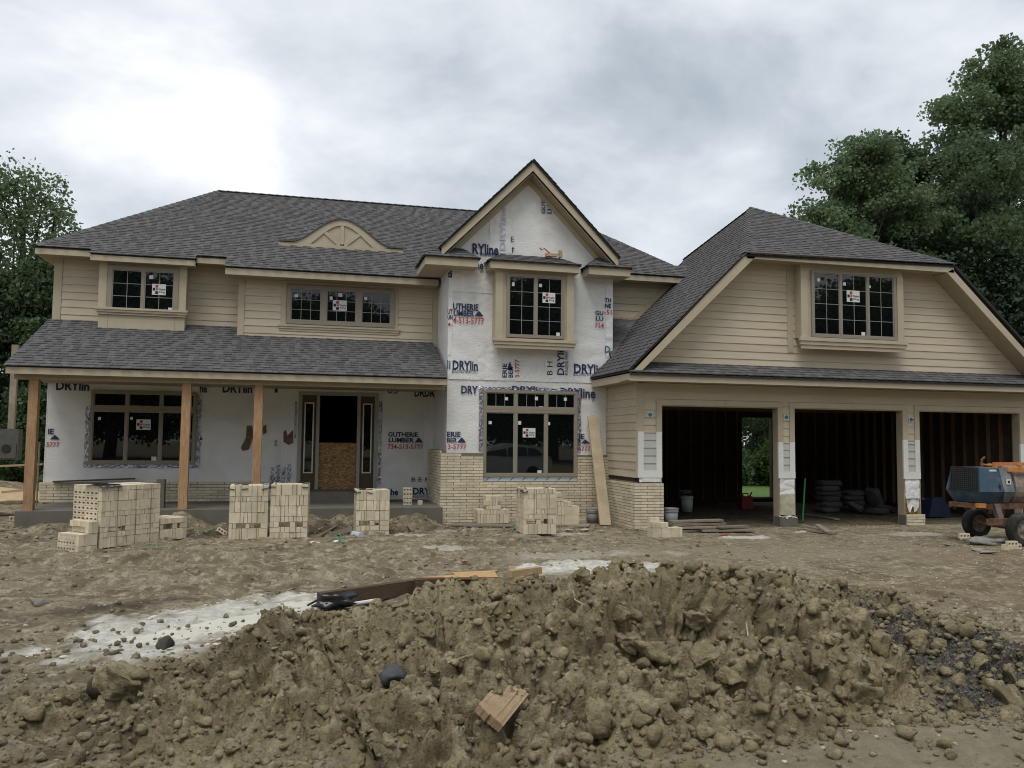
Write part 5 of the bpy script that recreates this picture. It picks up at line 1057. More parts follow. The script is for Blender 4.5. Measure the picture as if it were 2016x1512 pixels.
# ================================================================== BRICK STACKS
def holed_brick():
    """brick with three round cores through its bed; bed faces -Y; 0.2 x 0.066 x 0.1"""
    g = G(); w, h, d = .098, .048, .033; g.add([(-w, -d, -h), (w, -d, -h), (w, d, -h), (-w, d, -h), (-w, -d, h), (w, -d, h), (w, d, h), (-w, d, h)], [(3, 2, 1, 0), (4, 5, 6, 7), (1, 2, 6, 5), (2, 3, 7, 6), (3, 0, 4, 7)])
    for k in range(3):
        c = (-1+k)*2*w/3; hw = w/3; sq = [(c-hw, -h), (c, -h), (c+hw, -h), (c+hw, 0), (c+hw, h), (c, h), (c-hw, h), (c-hw, 0)]; r_ = .022
        oc = [(c+r_*math.cos(R(225+45*i)), r_*math.sin(R(225+45*i))) for i in range(8)]
        vs = [(x, -d, z) for x, z in sq]+[(x, -d, z) for x, z in oc]+[(x, d-.004, z) for x, z in oc]
        g.add(vs, [(i, (i+1) % 8, 8+(i+1) % 8, 8+i) for i in range(8)]+[(8+i, 8+(i+1) % 8, 16+(i+1) % 8, 16+i) for i in range(8)]+[tuple(range(16, 24))])
    return g.mesh('brick', brick_m)
HB = holed_brick(); PB = cube_mesh('brick', brick_m)
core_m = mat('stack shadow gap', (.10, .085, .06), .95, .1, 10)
def stack(label, px, W_, D_, rows, yawd=0.0, holes_left=False, voids=None, z0=0.0, seed=0, name='brick_stack', group='pallet stacks of cream brick', widths=None, row_h=.1, core=True, holes_front=0.0):
    """px: photograph pixel of the bottom front-left corner; rows: how many rows high each column of the front is"""
    rr = random.Random(seed); o = px if isinstance(px, Vector) else atz(px[0], px[1], z0); base = Vector((o.x, o.y, gz_at(o.x, o.y)-.01+z0)); t = thing(name, label, 'brick stack', tuple(base), group)
    m = Matrix.Rotation(R(yawd), 3, 'Z'); U, V = m.col[0], m.col[1]
    def put(u, v, z, su, sv, sz): 
        c = base+U*u+V*v+Vector((0, 0, z)); link('brick', PB, t, c, (0, rr.uniform(-.012, .012), R(yawd+rr.uniform(-1.2, 1.2))), (su-rr.choice((.004, .006, .009)), sv-.004, sz-rr.choice((.004, .005, .008))))
    def hole(u, v, z, rz, sx=1.0): link('brick', HB, t, base+U*u+V*v+Vector((0, 0, z)), (0, 0, R(yawd+rz+rr.uniform(-1, 1))), (sx, 1, row_h/.1))
    nrow = rows if isinstance(rows, int) else max(rows); prof = (lambda u: rows) if isinstance(rows, int) else (lambda u: rows[min(len(rows)-1, int(u/W_*len(rows)))])
    r = 0
    while r < nrow:
        z = r*row_h; u = 0.0; h = 1
        if voids is None or r not in voids:
            h = 2 if (rr.random() < .62 and r+2 <= nrow and not (voids and (r+1) in voids)) else 1
        while u < W_-.02:
            w = rr.choice((.067, .067, .1, .2)) if h == 1 else rr.choice((.067, .1, .1, .067, .2)); w = min(w, W_-u)
            if W_-u-w < .05: w = W_-u
            pr = min(prof(u+.01), prof(u+w-.01))
            if r < pr:
                hh = min(h, pr-r)
                if voids and r in voids and any(a < u+w/2 < b for a, b in voids[r]): pass
                elif rr.random() < holes_front and hh == 1 and w > .15: hole(u+w/2, .033+rr.uniform(0, .01), z+.05, 0)
                else: put(u+w/2, .05+rr.uniform(-.006, .008), z+hh*row_h/2, w, .1, hh*row_h)
            u += w
        r += h
    for side in (0, 1):                 # the two flanks
        us = 0.0 if side == 0 else W_
        pr = prof(.01) if side == 0 else prof(W_-.01)
        for r in range(pr):
            n = int(round((D_-.1)/(.3 if holes_left else .2))); 
            for k in range(n):
                v = .1+(k+.5)*(D_-.1)/n
                if side == 0 and holes_left: hole(.033, v, r*row_h+row_h/2, -90, (D_-.1)/n/.2)
                elif voids and r in voids and side == 1 and k == 1: pass
                else: put(us+(.05 if side == 0 else -.05), v, r*row_h+row_h/2, .1, (D_-.1)/n, row_h)
    u = 0.0
    while u < W_-.05:                   # top layer
        w = min(.2, W_-u); pr = prof(u+w/2)
        for k in range(max(1, int((D_-.1)/.1))): 
            if pr > 1: put(u+w/2, .15+k*.1, pr*row_h-.05, w, .1, .1+rr.uniform(-.004, .004))
        u += w
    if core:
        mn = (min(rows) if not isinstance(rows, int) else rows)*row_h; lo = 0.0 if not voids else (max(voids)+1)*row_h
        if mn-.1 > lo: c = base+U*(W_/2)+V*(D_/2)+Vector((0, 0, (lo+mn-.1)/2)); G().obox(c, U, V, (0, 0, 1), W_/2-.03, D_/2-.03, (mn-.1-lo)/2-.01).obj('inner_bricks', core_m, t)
    return t, base, U, V
def strap(t, base, U, V, u, H, D_, m, n='strap'):
    G().obox(base+U*u+V*(-.006)+Vector((0, 0, H/2)), U, V, (0, 0, 1), .0035, .002, H/2).obj(n, m, t)
strap_b = mat('tan strap', (.20, .17, .11), .6, .1, 9); strap_m = mat('black strap', (.02, .02, .02), .6, .1, 9); plastic = mat('black plastic sheet', (.012, .013, .016), .28, .2, 6, .5, 20, spec=.5)
v2 = {3: [(.20, .34), (.48, .62)]}
c1 = atz(196, 1080)
ta, ba, Ua, Va = stack('large pallet of cream bricks with rows of core holes on its left flank', c1, 1.14, .82, 12, 45, True, {3: [(.13, .26), (.36, .49)]}, 0, 1, row_h=.088)
Gp = G(); rr = random.Random(3); vs = []
for i in range(8):
    for j in range(6): p = ba+Ua*(-.05+.06*i)+Va*(.10*j-.04)+Vector((0, 0, 1.064+.02*rr.random()-(.05 if j == 0 else 0))); vs.append(tuple(p))
Gp.add(vs, [(i*6+j, (i+1)*6+j, (i+1)*6+j+1, i*6+j+1) for i in range(7) for j in range(5)]); tag(Gp.obj('plastic_sheet', plastic, None, smooth=True), 'black plastic sheet lying on the large left brick pallet', 'plastic sheet')
b2, _, _, _ = stack('low stepped brick stack against the left flank of the large pallet', ba-Ua*.02+Va*.0-Ua*.36, .34, .60, [3, 5], 45, True, None, 0, 2, group='low stepped brick stacks')
b3, _, _, _ = stack('low brick stack right of the large pallet with two fork slots', ba+Ua*1.17+Va*.02, .58, .62, 4, 45, False, {2: [(.12, .24), (.36, .48)]}, 0, 3, group='low stepped brick stacks')
S1 = stack('left pallet of cream bricks of the pair before the porch steps', (449, 1063), .70, .70, 10, 2, False, {2: [(.15, .31), (.46, .62)]}, 0, 4)
S2 = stack('right pallet of cream bricks of the pair before the porch steps', (530, 1062), .69, .70, 10, -3, False, {2: [(.14, .30), (.43, .59)]}, 0, 5)
S3 = stack('pallet of cream bricks standing alone before the front door', (700, 1054), .66, .66, 9, 1, False, {2: [(.12, .27), (.40, .55)]}, 0, 6)
S4 = stack('pallet of cream bricks before the lower tower window', (1030, 1056), .68, .66, 9, -2, False, {2: [(.13, .28), (.40, .55)]}, 0, 7)
stack('stepped heap of bricks left under the lower tower window', (940, 1031), .72, .40, [3, 5, 6, 7, 6, 4, 3], 0, False, None, .04, 8, group='low stepped brick stacks', holes_front=.12)
stack('stepped brick stack right of the tower window pallet', (1092, 1032), .58, .40, [7, 7, 5, 5, 4], 0, False, None, .04, 9, group='low stepped brick stacks')
stack('low brick stack beside the tower corner with a tall column on it', (776, 1030), .54, .40, [2, 3, 3, 3], 3, False, None, 0, 10, group='low stepped brick stacks', core=False)
stack('small stepped brick stack at the garage corner', (1285, 1058), .66, .25, [4, 3, 2, 2], 2, False, None, 0, 11, group='low stepped brick stacks', core=False, holes_front=.3)
for S, hh, uu in ((S1, 1.0, (.2, .5)), (S2, 1.0, (.19, .48)), (S3, .9, (.2, .46)), (S4, .9, (.22, .5))):
    for u in uu: strap(S[0], S[1], S[2], S[3], u, hh+.004, .7, strap_b)
    rr = random.Random(int(S[1].x*100)); vs = []
    for i in range(7):
        for j in range(5): vs.append(tuple(S[1]+S[2]*(-.03+i*.12)+S[3]*(-.02+.17*j)+Vector((0, 0, hh+.006+.02*rr.random()-(.05+.05*rr.random() if j == 0 or i == 0 else 0)))))
    o = G().add(vs, [(i*5+j, (i+1)*5+j, (i+1)*5+j+1, i*5+j+1) for i in range(6) for j in range(4) if (i < 1 and j < 2) or rr.random() < .12]).obj('plastic_wrap', plastic, S[0])
for u in (.3, .65, .95): strap(ta, ba, Ua, Va, u, 1.05, 1.0, strap_b)
def loose(label, px, z=0.0, rz=0.0, holes=True, up=False, parent=None, lay=False, group='loose cream bricks on the site'):
    p = px if isinstance(px, Vector) else atz(px[0], px[1], z); o = link('loose_brick', HB if holes else PB, None, (p.x, p.y, p.z+(.1 if up else .05)), (R(90) if lay else 0, R(90) if up else 0, R(rz)), None if holes else (.2, .066, .1)); return tag(o, label, 'brick', group)
for k in range(5):                      # column of bricks
    p = atz(795, 1030); loose('brick number %s from the bottom of the short column by the tower' % ('one', 'two', 'three', 'four', 'five')[k], Vector((p.x+.08+.01*(k % 2), p.y+.12, .30+.1*k)), rz=rng.uniform(-6, 6), group='bricks of the short column by the tower')
for lab, x, y, z, rz, up in (('upright brick on the porch edge right of the large pallet', 321, 1030, .05, 20, True), ('left one of two upright bricks before the middle porch post', 410, 1033, .05, 5, True), ('right one of two upright bricks before the middle porch post', 428, 1033, .05, -12, True), ('upright brick on the slab edge below the front door', 616, 1030, .05, 8, True), ('upright brick at the far left foot of the large pallet', 103, 1034, .05, 0, True)):
    loose(lab, (x, y), z, rz, False, up)
bt = loose('single tilted brick showing its core holes left of the pallet pair', (436, 1052), .02, 15); bt.rotation_euler = (R(-25), R(35), R(15))
loose('upright brick standing on the low stack by the tower', Vector((atz(800, 1030).x+.33, atz(800, 1030).y+.2, .30)), rz=10, holes=False, up=True)
for k, (lab, x, y, z, rz, hl) in enumerate((('upper brick of the pair left of the mixer rubble', 1898, 1060, .10, -12, True), ('lower brick of the pair left of the mixer rubble', 1900, 1064, 0, 6, False), ('brick lying half behind the mixer rubble', 1922, 1066, 0, 40, False), ('topmost brick beside the near mixer wheel', 1992, 1076, .1, -8, True), ('lower left brick beside the near mixer wheel', 1983, 1082, 0, 4, False), ('lower right brick beside the near mixer wheel', 1999, 1081, 0, -15, True))):
    loose(lab, (x, y), z, rz, hl)
for k, (lab, x, y, rz) in enumerate((('brick on the dirt left of the first porch post', 36, 1000, 10), ('brick stacked left of the first porch post foot', 44, 985, -8), ('brick lying at the far left of the porch', 30, 1008, 25))):
    p = at(x, y, 19.4); loose(lab, Vector((p.x, 19.4, .12+.1*(k == 1))), rz=rz)
# ================================================================== LUMBER AND DEBRIS
def board(name, label, cat, a, b, w, th, m, up=Vector((0, 0, 1)), group=None, taper=None):
    a, b = Vector(a), Vector(b); d = (b-a); L_ = d.length; d.normalize(); s = d.cross(up).normalized(); u = s.cross(d); g = G(); c = (a+b)/2
    g.obox(c, d, s, u, L_/2, w/2, th/2); return tag(g.obj(name, m), label, cat, group)
p0 = at(1192, 1036, 17.75); p0.z = .02; p1 = at(1167, 820, 18.78)
board('leaning_plank', 'long pale plank leaning on the tower wall beside the garage', 'plank', p0, p1, .26, .04, lumber_v, Vector((0, -1, .1)))
BG = 'boards stacked at the garage corner'
for k, (lab, x0, x1, y, z, ry) in enumerate((('bottom left grey board of the pile at the garage corner', 7.55, 9.0, 16.35, .03, 4), ('bottom right grey board of the pile at the garage corner', 8.2, 9.35, 16.15, .035, -6), ('middle grey board of the pile at the garage corner', 7.7, 8.95, 16.3, .09, -3), ('short right board of the pile at the garage corner', 8.55, 9.3, 16.2, .10, 8), ('upper grey board of the pile at the garage corner', 7.6, 8.85, 16.4, .15, 3), ('topmost grey board of the pile at the garage corner', 7.62, 8.8, 16.45, .21, -2))):
    o = tag(G().rbox(((x0+x1)/2, y, z+.01), ry, (x1-x0)/2, .11, .02, tilt=rng.uniform(-1, 1)).obj('stacked_board', grey_wood), lab, 'board', BG)
for lab, x0, y0, x1, y1, z0, z1, w in (('long board lying inside the middle garage bay', 1583, 1012, 1648, 1022, .03, .03, .14), ('left board of the small heap before the middle bay', 1580, 1034, 1612, 1042, .10, .05, .12), ('tilted short board on the heap before the middle bay', 1609, 1033, 1632, 1048, .16, .04, .14), ('lowest board of the small heap before the middle bay', 1590, 1044, 1645, 1050, .03, .03, .12)):
    a, b = atz(x0, y0, z0), atz(x1, y1, z1); board('loose_board', lab, 'board', a, b, w, .035, grey_wood, group='loose boards by the middle bay')
# timber behind the pile
a, b = atz(628, 1182, .10), atz(835, 1152, .12); tb_ = board('timber_beam', 'long dark-sided beam lying behind the dirt pile', 'beam', a, b, .10, .17, mat('wet beam', (.075, .050, .030), .7, .35, 5, .3, 25, stretch=(2, 10, 10)))
a, b = atz(818, 1152, .16), atz(935, 1145, .16); board('timber_beam', 'shorter dark beam lying under the orange plank offcut', 'beam', a, b, .10, .14, MATS['wet beam'])
tag(G().prism([(0, 0), (.98, 0), (.95, .15), (1.0, .18), (.42, .13), (.46, .07)], 0, .03).obj('plank_offcut', mat('orange plank', (.40, .255, .125), .75, .2, 6, .2, 30, stretch=(2, 9, 9))), 'orange broken plank lying behind the dirt pile crest', 'plank')
o = bpy.data.objects['plank_offcut']; p = atz(820, 1152, .14); o.location = (p.x, p.y-.05, .24); o.rotation_euler = (R(-72), 0, R(-8))
for lab, q in (('upper pale board right behind the pile crest', (1003, 1130, 1062, 1122, .14, .14)), ('lower pale board right behind the pile crest', (1005, 1143, 1068, 1138, .05, .05))):
    a, b = atz(q[0], q[1], q[4]), atz(q[2], q[3], q[5]); board('pale_board', lab, 'board', a, b, .10, .09, lumber, group='pale boards behind the pile crest')
def crumple(name, label, cat, c, rx, ry, h, m, seed, spikes=.5):
    V, F = lumpy(3, seed, .9); rs = np.random.RandomState(seed); V = V*(1+spikes*.35*rs.normal(size=(len(V), 1))*.35); V = V*np.array([rx, ry, h])+np.array([c[0], c[1], c[2]]); return tag(link(name, raw_mesh(name, V, F, m)), label, cat)
p = atz(662, 1188, .08); crumple('plastic_bag', 'crumpled black plastic beside the beam end', 'plastic', (p.x, p.y, .10), .24, .16, .14, plastic, 5)
a, b = atz(605, 1192, .03), atz(650, 1168, .16); board('black_strip', 'thin black strip poking out from the beam end', 'strip', a, b, .03, .02, plastic)
a, b = atz(690, 1190, .05), atz(740, 1182, .05); tag(G().tube([a, b], .022, 8).obj('white_pipe', mat('white pipe', (.6, .6, .58), .4, .05, 9)), 'thin white pipe lying beneath the long dark beam', 'pipe')
# broken wood chunk on the pile
pc = onpile(992, 1405); zc = pc.z
g = G(); rr = random.Random(2)
for k in range(9):                      # a split plank end: long fibres broken off at different lengths
    y_ = -.085+k*.0205; x0, x1 = -.21+rr.uniform(-.007, .007), (.20-.012*k+(.02 if k % 3 else 0) if k < 6 else .03-.02*(k-6))+rr.uniform(-.006, .006); h0, h1 = .024+rr.uniform(-.003, .005), .024+rr.uniform(-.004, .005)
    g.hexa([(x0, y_, -.03), (x1, y_, -.028), (x1-.004, y_+.0215, -.028), (x0+.002, y_+.0215, -.03)], [(x0+.006, y_-.001, h0), (x1-.01, y_-.001, h1), (x1-.014, y_+.022, h1-.002), (x0+.008, y_+.022, h0-.002)])
wc = tag(g.obj('wood_chunk', mat('splintered wood', (.36, .265, .165), .8, .3, 7, .6, 40, stretch=(10, 10, 10), mottle=((.27, .17, .10), 9, .6))), 'splintered pale brown chunk of wood lying on the dirt pile', 'wood chunk'); wc.location = (pc.x, pc.y, zc+.07); wc.rotation_euler = (R(38), R(-12), R(52))
def stone(name, label, px, z, r_, m, seed, sq=.7):
    p = onpile(px[0], px[1]+8); zz = p.z; V, F = lumpy(3, seed, .2); o = link(name, raw_mesh(name, V*np.array([r_, r_*.8, r_*sq]), F, m, smooth='clod' not in name), None, (p.x, p.y, zz+.02), (.4, .3, seed*1.7)); return tag(o, label, 'stone')
slate = mat('slate stone', (.055, .058, .062), .75, .3, 18, .4, 60)
stone('dark_stone', 'round slate-grey stone half sunk in the pile below its crack', (772, 1328), .52, .11, slate, 51, .9); stone('grey_stone', 'flat grey stone on the mud at far left', (82, 1182), .03, .15, mat('grey stone', (.20, .185, .16), .8, .3, 12, .4, 50), 52, .55); stone('dark_clod', 'dark wet clod standing at the edge of the milky puddle', (325, 1268), .03, .12, mat('wet clod', (.045, .040, .030), .8, .4, 12, .6, 40), 53, .9); stone('dark_clod', 'dark wet clod left of the biggest clod at lower left', (212, 1340), .1, .15, MATS['wet clod'], 54, .8)
# dried stems on the pile
straw = mat('dry stem', (.36, .30, .19), .8, .2, 9)
for k, (lab, q) in enumerate((('long dry stem curving over the middle of the pile', ((880, 1310, .56), (915, 1297, .58), (950, 1291, .6))), ('short dry stem on the left slope of the pile', ((703, 1286, .5), (710, 1292, .49), (717, 1299, .48))), ('thin twig sticking up from the right bank of the pile', ((1473, 1257, .52), (1471, 1243, .58), (1469, 1229, .62))), ('pale root loop on the pile below its crest', ((1128, 1167, .74), (1132, 1185, .7), (1150, 1195, .68))))):
    pts = [onpile(v[0], v[1]) for v in q]; pts = [Vector((v.x, v.y, v.z+.015)) for v in pts]; tag(G().tube(pts, .006, 5).obj('dry_stem', straw), lab, 'stem', 'dry stems on the dirt pile')
# debris between the pallets
a, b = atz(655, 1052, .04), atz(690, 1042, .16); board('grey_timber', 'split grey timber lying left of the single pallet', 'timber', a, b, .12, .10, grey_wood)
a, b = atz(690, 1051, .06), atz(711, 1055, .06); tag(G().tube([a, b], .065, 14).obj('drain_pipe', mat('pale blue pipe', (.42, .46, .50), .45, .05, 9)), 'short pale-blue pipe lying left of the single pallet', 'pipe')
for k, (lab, q, w) in enumerate((('dark thin lath left of the split grey timber', (628, 1056, 664, 1035), .05), ('pale thin lath near the porch slab edge', (628, 1042, 662, 1032), .04), ('pale lath leaning by the tower corner stack', (796, 1024, 811, 1045), .06), ('flat lath in front of the porch slab left part', (318, 1046, 380, 1040), .07), ('long form board lying along the porch slab', (350, 1038, 450, 1034), .08), ('long form board below the front door slab', (600, 1032, 700, 1029), .06), ('board edge in the trench before the low brick stack', (318, 1058, 345, 1060), .06))):
    a, b = atz(q[0], q[1], .05), atz(q[2], q[3], .07); board('lath', lab, 'lath', a, b, w, .03, (grey_wood, lumber)[k % 2], group='laths lying before the porch')
PLK = 'plank sheets under the brick heaps'
for lab, q, w in (('left broad plank sheet under the stepped brick heap', (890, 1034, 1015, 1036), .5), ('right broad plank sheet under the stepped brick stack', (1095, 1034, 1165, 1036), .45), ('splintered plank in front of the left plank sheet', (955, 1047, 1003, 1044), .25), ('flat strip lying before the tower pallet', (1000, 1060, 1060, 1059), .1)):
    a, b = atz(q[0], q[1], .03), atz(q[2], q[3], .03); board('plank_sheet', lab, 'plank', a+Vector((0, .15, 0)), b+Vector((0, .15, 0)), w, .03, grey_wood, group=PLK)
green = mat('green strap', (.05, .25, .13), .5, .2, 9); paper = mat('paper scrap', (.62, .62, .55), .7, .05, 9)
for k, (lab, pts) in enumerate((('green strap curled left of the single pallet', ((642, 1064), (660, 1060), (676, 1064), (668, 1056))), ('green strap on the mud right of the tower stack', ((806, 1048), (822, 1046), (842, 1050), (826, 1052))), ('green strap by the foot of the low right stack', ((280, 1082), (300, 1079), (330, 1078))), ('green strap in the trench left of the pallet pair', ((372, 1056), (400, 1049), (428, 1045))), ('green strap beside the stepped heap planks', ((1008, 1046), (1016, 1040), (1022, 1030))))):
    P = [atz(x, y, .03) for x, y in pts]; P = [Vector((v.x, v.y, gz_at(v.x, v.y)+.02+(.05 if i % 2 else 0))) for i, v in enumerate(P)]; g = G()
    for a, b in zip(P[:-1], P[1:]): d = (b-a).normalized(); g.obox((a+b)/2, d, d.cross(Vector((0, 0, 1))).normalized(), Vector((0, 0, 1)), (b-a).length/2+.005, .011, .002)
    tag(g.obj('packing_strap', green), lab, 'strap', 'green packing straps')
for lab, x, y, w, h, m in (('white paper scrap left of the single pallet', 655, 1066, .20, .06, paper), ('crumpled pale paper on the mud before the pallet pair', 620, 1072, .16, .12, paper), ('red and white wrapper lying on the mid-ground mud', 917, 1107, .16, .06, mat('red wrapper', (.45, .10, .09), .5, .4, 15)), ('red rag by the grey boards at the garage corner', 1425, 1053, .2, .08, sticker_r), ('pale scrap on the mud right of the puddle', 880, 1112, .1, .06, paper)):
    p = atz(x, y, .02); z_ = gz_at(p.x, p.y)+.03; vs = []; rr = random.Random(int(x))
    for i in range(4):
        for j in range(3): vs.append((p.x+w*(i/3-.5), p.y+h*(j/2-.5), z_+rr.uniform(0, .035)))
    tag(G().add(vs, [(i*3+j, (i+1)*3+j, (i+1)*3+j+1, i*3+j+1) for i in range(3) for j in range(2)]).obj('paper_scrap', m), lab, 'scrap', 'scraps on the mud')
rubm = mat('grey mortar rubble', (.24, .225, .20), .95, .3, 10, .6, 40)
p = atz(1945, 1072); V, F = lumpy(3, 77, .8); tag(link('mortar_heap', raw_mesh('mortar_heap', V*np.array([.45, .28, .17])+np.array([p.x, p.y, .05]), F, rubm)), 'grey heap of dumped mortar between the mixer wheels', 'rubble')
for k, (x, y, r_, lab) in enumerate(((1925, 1086, .13, 'left flat mortar cake before the mixer heap'), (1945, 1090, .17, 'right flat mortar cake before the mixer heap'), (1868, 1076, .14, 'mortar cake left of the brick pair by the mixer'), (1120, 1046, .12, 'left mortar lump before the right stepped stack'), (1150, 1046, .14, 'middle mortar lump before the right stepped stack'), (1185, 1048, .10, 'right mortar lump before the right stepped stack'))):
    p = atz(x, y); V, F = lumpy(2, 80+k, .7); tag(link('mortar_lump', raw_mesh('mortar_lump', V*np.array([r_, r_*.7, r_*.3])+np.array([p.x, p.y, .03]), F, rubm if k < 3 else peb)), lab, 'rubble', 'mortar lumps')
# pink ribbon and offcut on the upper tower window roof
pk = mat('pink tape', (.55, .14, .12), .5, .1, 9); a = at(1072, 497, 18.7)
P = [at(x, y, 18.72) for x, y in ((1063, 488), (1066, 492), (1072, 489), (1078, 495), (1086, 501), (1100, 501))]; tag(G().tube(P, .018, 6).obj('pink_ribbon', pk), 'pink ribbon curled on the little roof over the tower window', 'ribbon')
q = at(1083, 500, 18.7); tag(G().box(q.x-.12, q.x+.16, 18.62, 18.72, q.z-.07, q.z-.0).obj('wood_offcut', lumber), 'short wood offcut lying under the pink ribbon', 'offcut'); q = at(1103, 498, 18.7); tag(G().box(q.x-.04, q.x+.04, 18.65, 18.72, q.z-.12, q.z+.05).obj('wood_block', lumber), 'small upright block at the right end of the tower window roof', 'block')
# ================================================================== THINGS IN THE GARAGE
bag_m = mat('cement bag paper', (.085, .083, .08), .8, .15, 6, .4, 20, rnd=.2)
def bag_mesh(seed):
    V, F = ico(3); rs = np.random.RandomState(seed); V = np.sign(V)*np.abs(V)**.42; n = rs.normal(size=(6, 3)); d = sum(np.sin(V@n[k]*3+k) for k in range(6))*.045
    return raw_mesh('cement_bag', (V*(1+d[:, None]))*np.array([.30, .20, .075]), F, bag_m, smooth=True)
BM = [bag_mesh(k) for k in range(4)]; p = at(1640, 1000, 20.2)
names = ('lowest', 'second', 'third', 'fourth', 'fifth', 'sixth')
for k in range(6): tag(link('cement_bag', BM[k % 4], None, (p.x-.15+.04*(k % 2), 20.2, .10+k*.145), (0, 0, R(5*(-1)**k))), '%s bag of the tall left bag stack in the middle bay' % names[k], 'bag', 'cement bags in the middle bay')
for k in range(4): tag(link('cement_bag', BM[(k+1) % 4], None, (p.x+.75+.05*(k % 2), 20.4, .10+k*.145), (0, 0, R(-6*(-1)**k))), '%s bag of the right bag stack in the middle bay' % names[k], 'bag', 'cement bags in the middle bay')
for lab, dx, y, z, rot in (('bag lying flat in front of the bag stacks', .95, 19.6, .10, (0, 0, .2)), ('bag slumped between the two bag stacks', .40, 19.8, .16, (.5, .3, 1.0)), ('bag leaning on the right bag stack', 1.25, 20.1, .40, (0, 1.1, .3)), ('bag slumped at the right end of the bags', 1.55, 20.0, .12, (.1, .2, .5))): tag(link('cement_bag', BM[1], None, (p.x+dx, y, z), rot), lab, 'bag', 'cement bags in the middle bay')
def bucket(name, label, loc, r_, h, m, stackn=1):
    t = thing(name, label, 'bucket', loc); g = G().lathe(loc, (0, 0, 1), [(0, 0), (0, r_*.85), (h, r_), (h, r_*.93), (.02, r_*.8), (.02, 0)], 20); g.obj('body', m, t, smooth=True)
    for k in range(3): G().lathe((loc[0], loc[1], loc[2]+h*(.80+.08*k)), (0, 0, 1), [(0, r_*.98), (.004, r_*1.05), (.016, r_*1.05), (.02, r_*.98)], 20).obj('rim', m, t)
    G().tube([(loc[0]+r_*1.05*math.cos(q), loc[1], loc[2]+h*.9-r_*.7*math.sin(q)) for q in np.linspace(0, math.pi, 9)], .006, 5).obj('handle', strap_m, t); return t
grey_p = mat('grey bucket plastic', (.26, .27, .28), .5, .08, 6)
bucket('bucket', 'grey bucket just inside the left garage bay', (7.95, 17.15, .02), .16, .42, grey_p); q = at(1352, 1000, 20.5); bucket('bucket', 'pale bucket deep inside the left garage bay', (q.x, 20.5, .05), .17, .42, mat('white bucket plastic', (.40, .40, .38), .5, .08, 6)); crumple('plastic_bundle', 'pale crumpled bundle on the bucket in the left bay', 'bundle', (q.x, 20.5, .56), .20, .16, .13, bag_m, 8)
q = atz(1166, 1030, .0); bucket('bucket', 'dusty grey bucket behind the foot of the leaning plank', (q.x, 18.4, .0), .15, .30, grey_p)
q = at(1468, 1000, 21.5); t = thing('fuel_can', 'dull red fuel can on the floor of the left bay', 'fuel can', (q.x, 21.5, .02)); rc = mat('red can', (.22, .035, .025), .5, .1, 8); G().box(q.x-.17, q.x+.17, 21.4, 21.6, .02, .38).obj('body', rc, t); G().tube([(q.x-.08, 21.5, .38), (q.x-.08, 21.5, .46), (q.x+.08, 21.5, .46), (q.x+.08, 21.5, .38)], .018, 6).obj('handle', rc, t); G().tube([(q.x+.12, 21.5, .36), (q.x+.2, 21.5, .5)], .02, 6).obj('spout', strap_m, t)
a, b = atz(1580, 1015, .02), at(1585, 942, 17.9); a.y = 17.9; a.x = AX(1580, 1015, 17.9); tag(G().tube([(a.x, 17.9, .02), (b.x, 17.9, b.z)], .018, 8).obj('green_stake', mat('green metal post', (.03, .30, .11), .5, .1, 9)), 'thin bright green stake standing in the middle bay', 'stake')
q = at(1833, 1005, 18.6); t = thing('wheelbarrow', 'blue wheelbarrow tipped up inside the right garage bay', 'wheelbarrow', (q.x, 18.6, .02)); bl = mat('blue tub', (.010, .022, .055), .5, .2, 8, spec=.5)
g = G(); c = Vector((q.x, 18.6, .30)); tubp = [(-.32, -.26), (.36, -.26), (.30, .0), (.12, .24), (-.20, .24)]
g.prism([(c.x+x, c.z+z) for x, z in tubp], 18.3, 18.36).prism([(c.x+x*.9, c.z+z*.9) for x, z in tubp], 18.36, 18.85); g.obj('tub', bl, t); G().lathe((q.x+.3, 18.95, .17), (0, 1, 0), [(-.04, 0), (-.04, .16), (.04, .16), (.04, 0)], 16).obj('wheel', strap_m, t); G().tube([(q.x-.25, 18.9, .5), (q.x+.1, 19.0, .3), (q.x+.3, 18.95, .17)], .02, 6).obj('handle', grey_wood, t); G().tube([(q.x-.25, 18.6, .5), (q.x+.1, 18.7, .3), (q.x+.3, 18.95, .17)], .02, 6).obj('handle', grey_wood, t)
# ================================================================== MORTAR MIXER
mx = thing('mortar_mixer', 'towable mortar mixer with blue engine cover before the right bay', 'mixer', (13.5, 13.9, 0))
blue = mat('blue enamel', (.030, .066, .105), .5, .2, 5, .1, 30, spec=.45, mottle=((.10, .13, .15), 4, .6)); rust = mat('rusty frame', (.13, .062, .036), .85, .4, 9, .5, 40, mottle=((.22, .17, .13), 5, .6)); drumm = mat('mortar-caked drum', (.20, .155, .12), .9, .3, 6, .6, 25, mottle=((.33, .29, .24), 3, .6)); orange = mat('orange guard paint', (.50, .19, .05), .6, .25, 8, .2, 30, mottle=((.3, .24, .18), 6, .5)); grill_m = mat('engine mesh guard', (.022, .024, .026), .6, .2, 9); tyre = mat('tyre rubber', (.018, .018, .018), .85, .2, 9, .4, 30, mottle=((.10, .09, .075), 4, .5)); rim = mat('dusty rim', (.20, .165, .135), .7, .25, 8)
y0, y1 = 13.35, 14.15; xa, xb, xc = AX(1928, 960, y0), AX(1966, 960, y0), AX(1987, 960, y0); zt, zm, zl = AZ(1945, 921, y0), AZ(1945, 968, y0), AZ(1945, 990, y0)
tp = .10
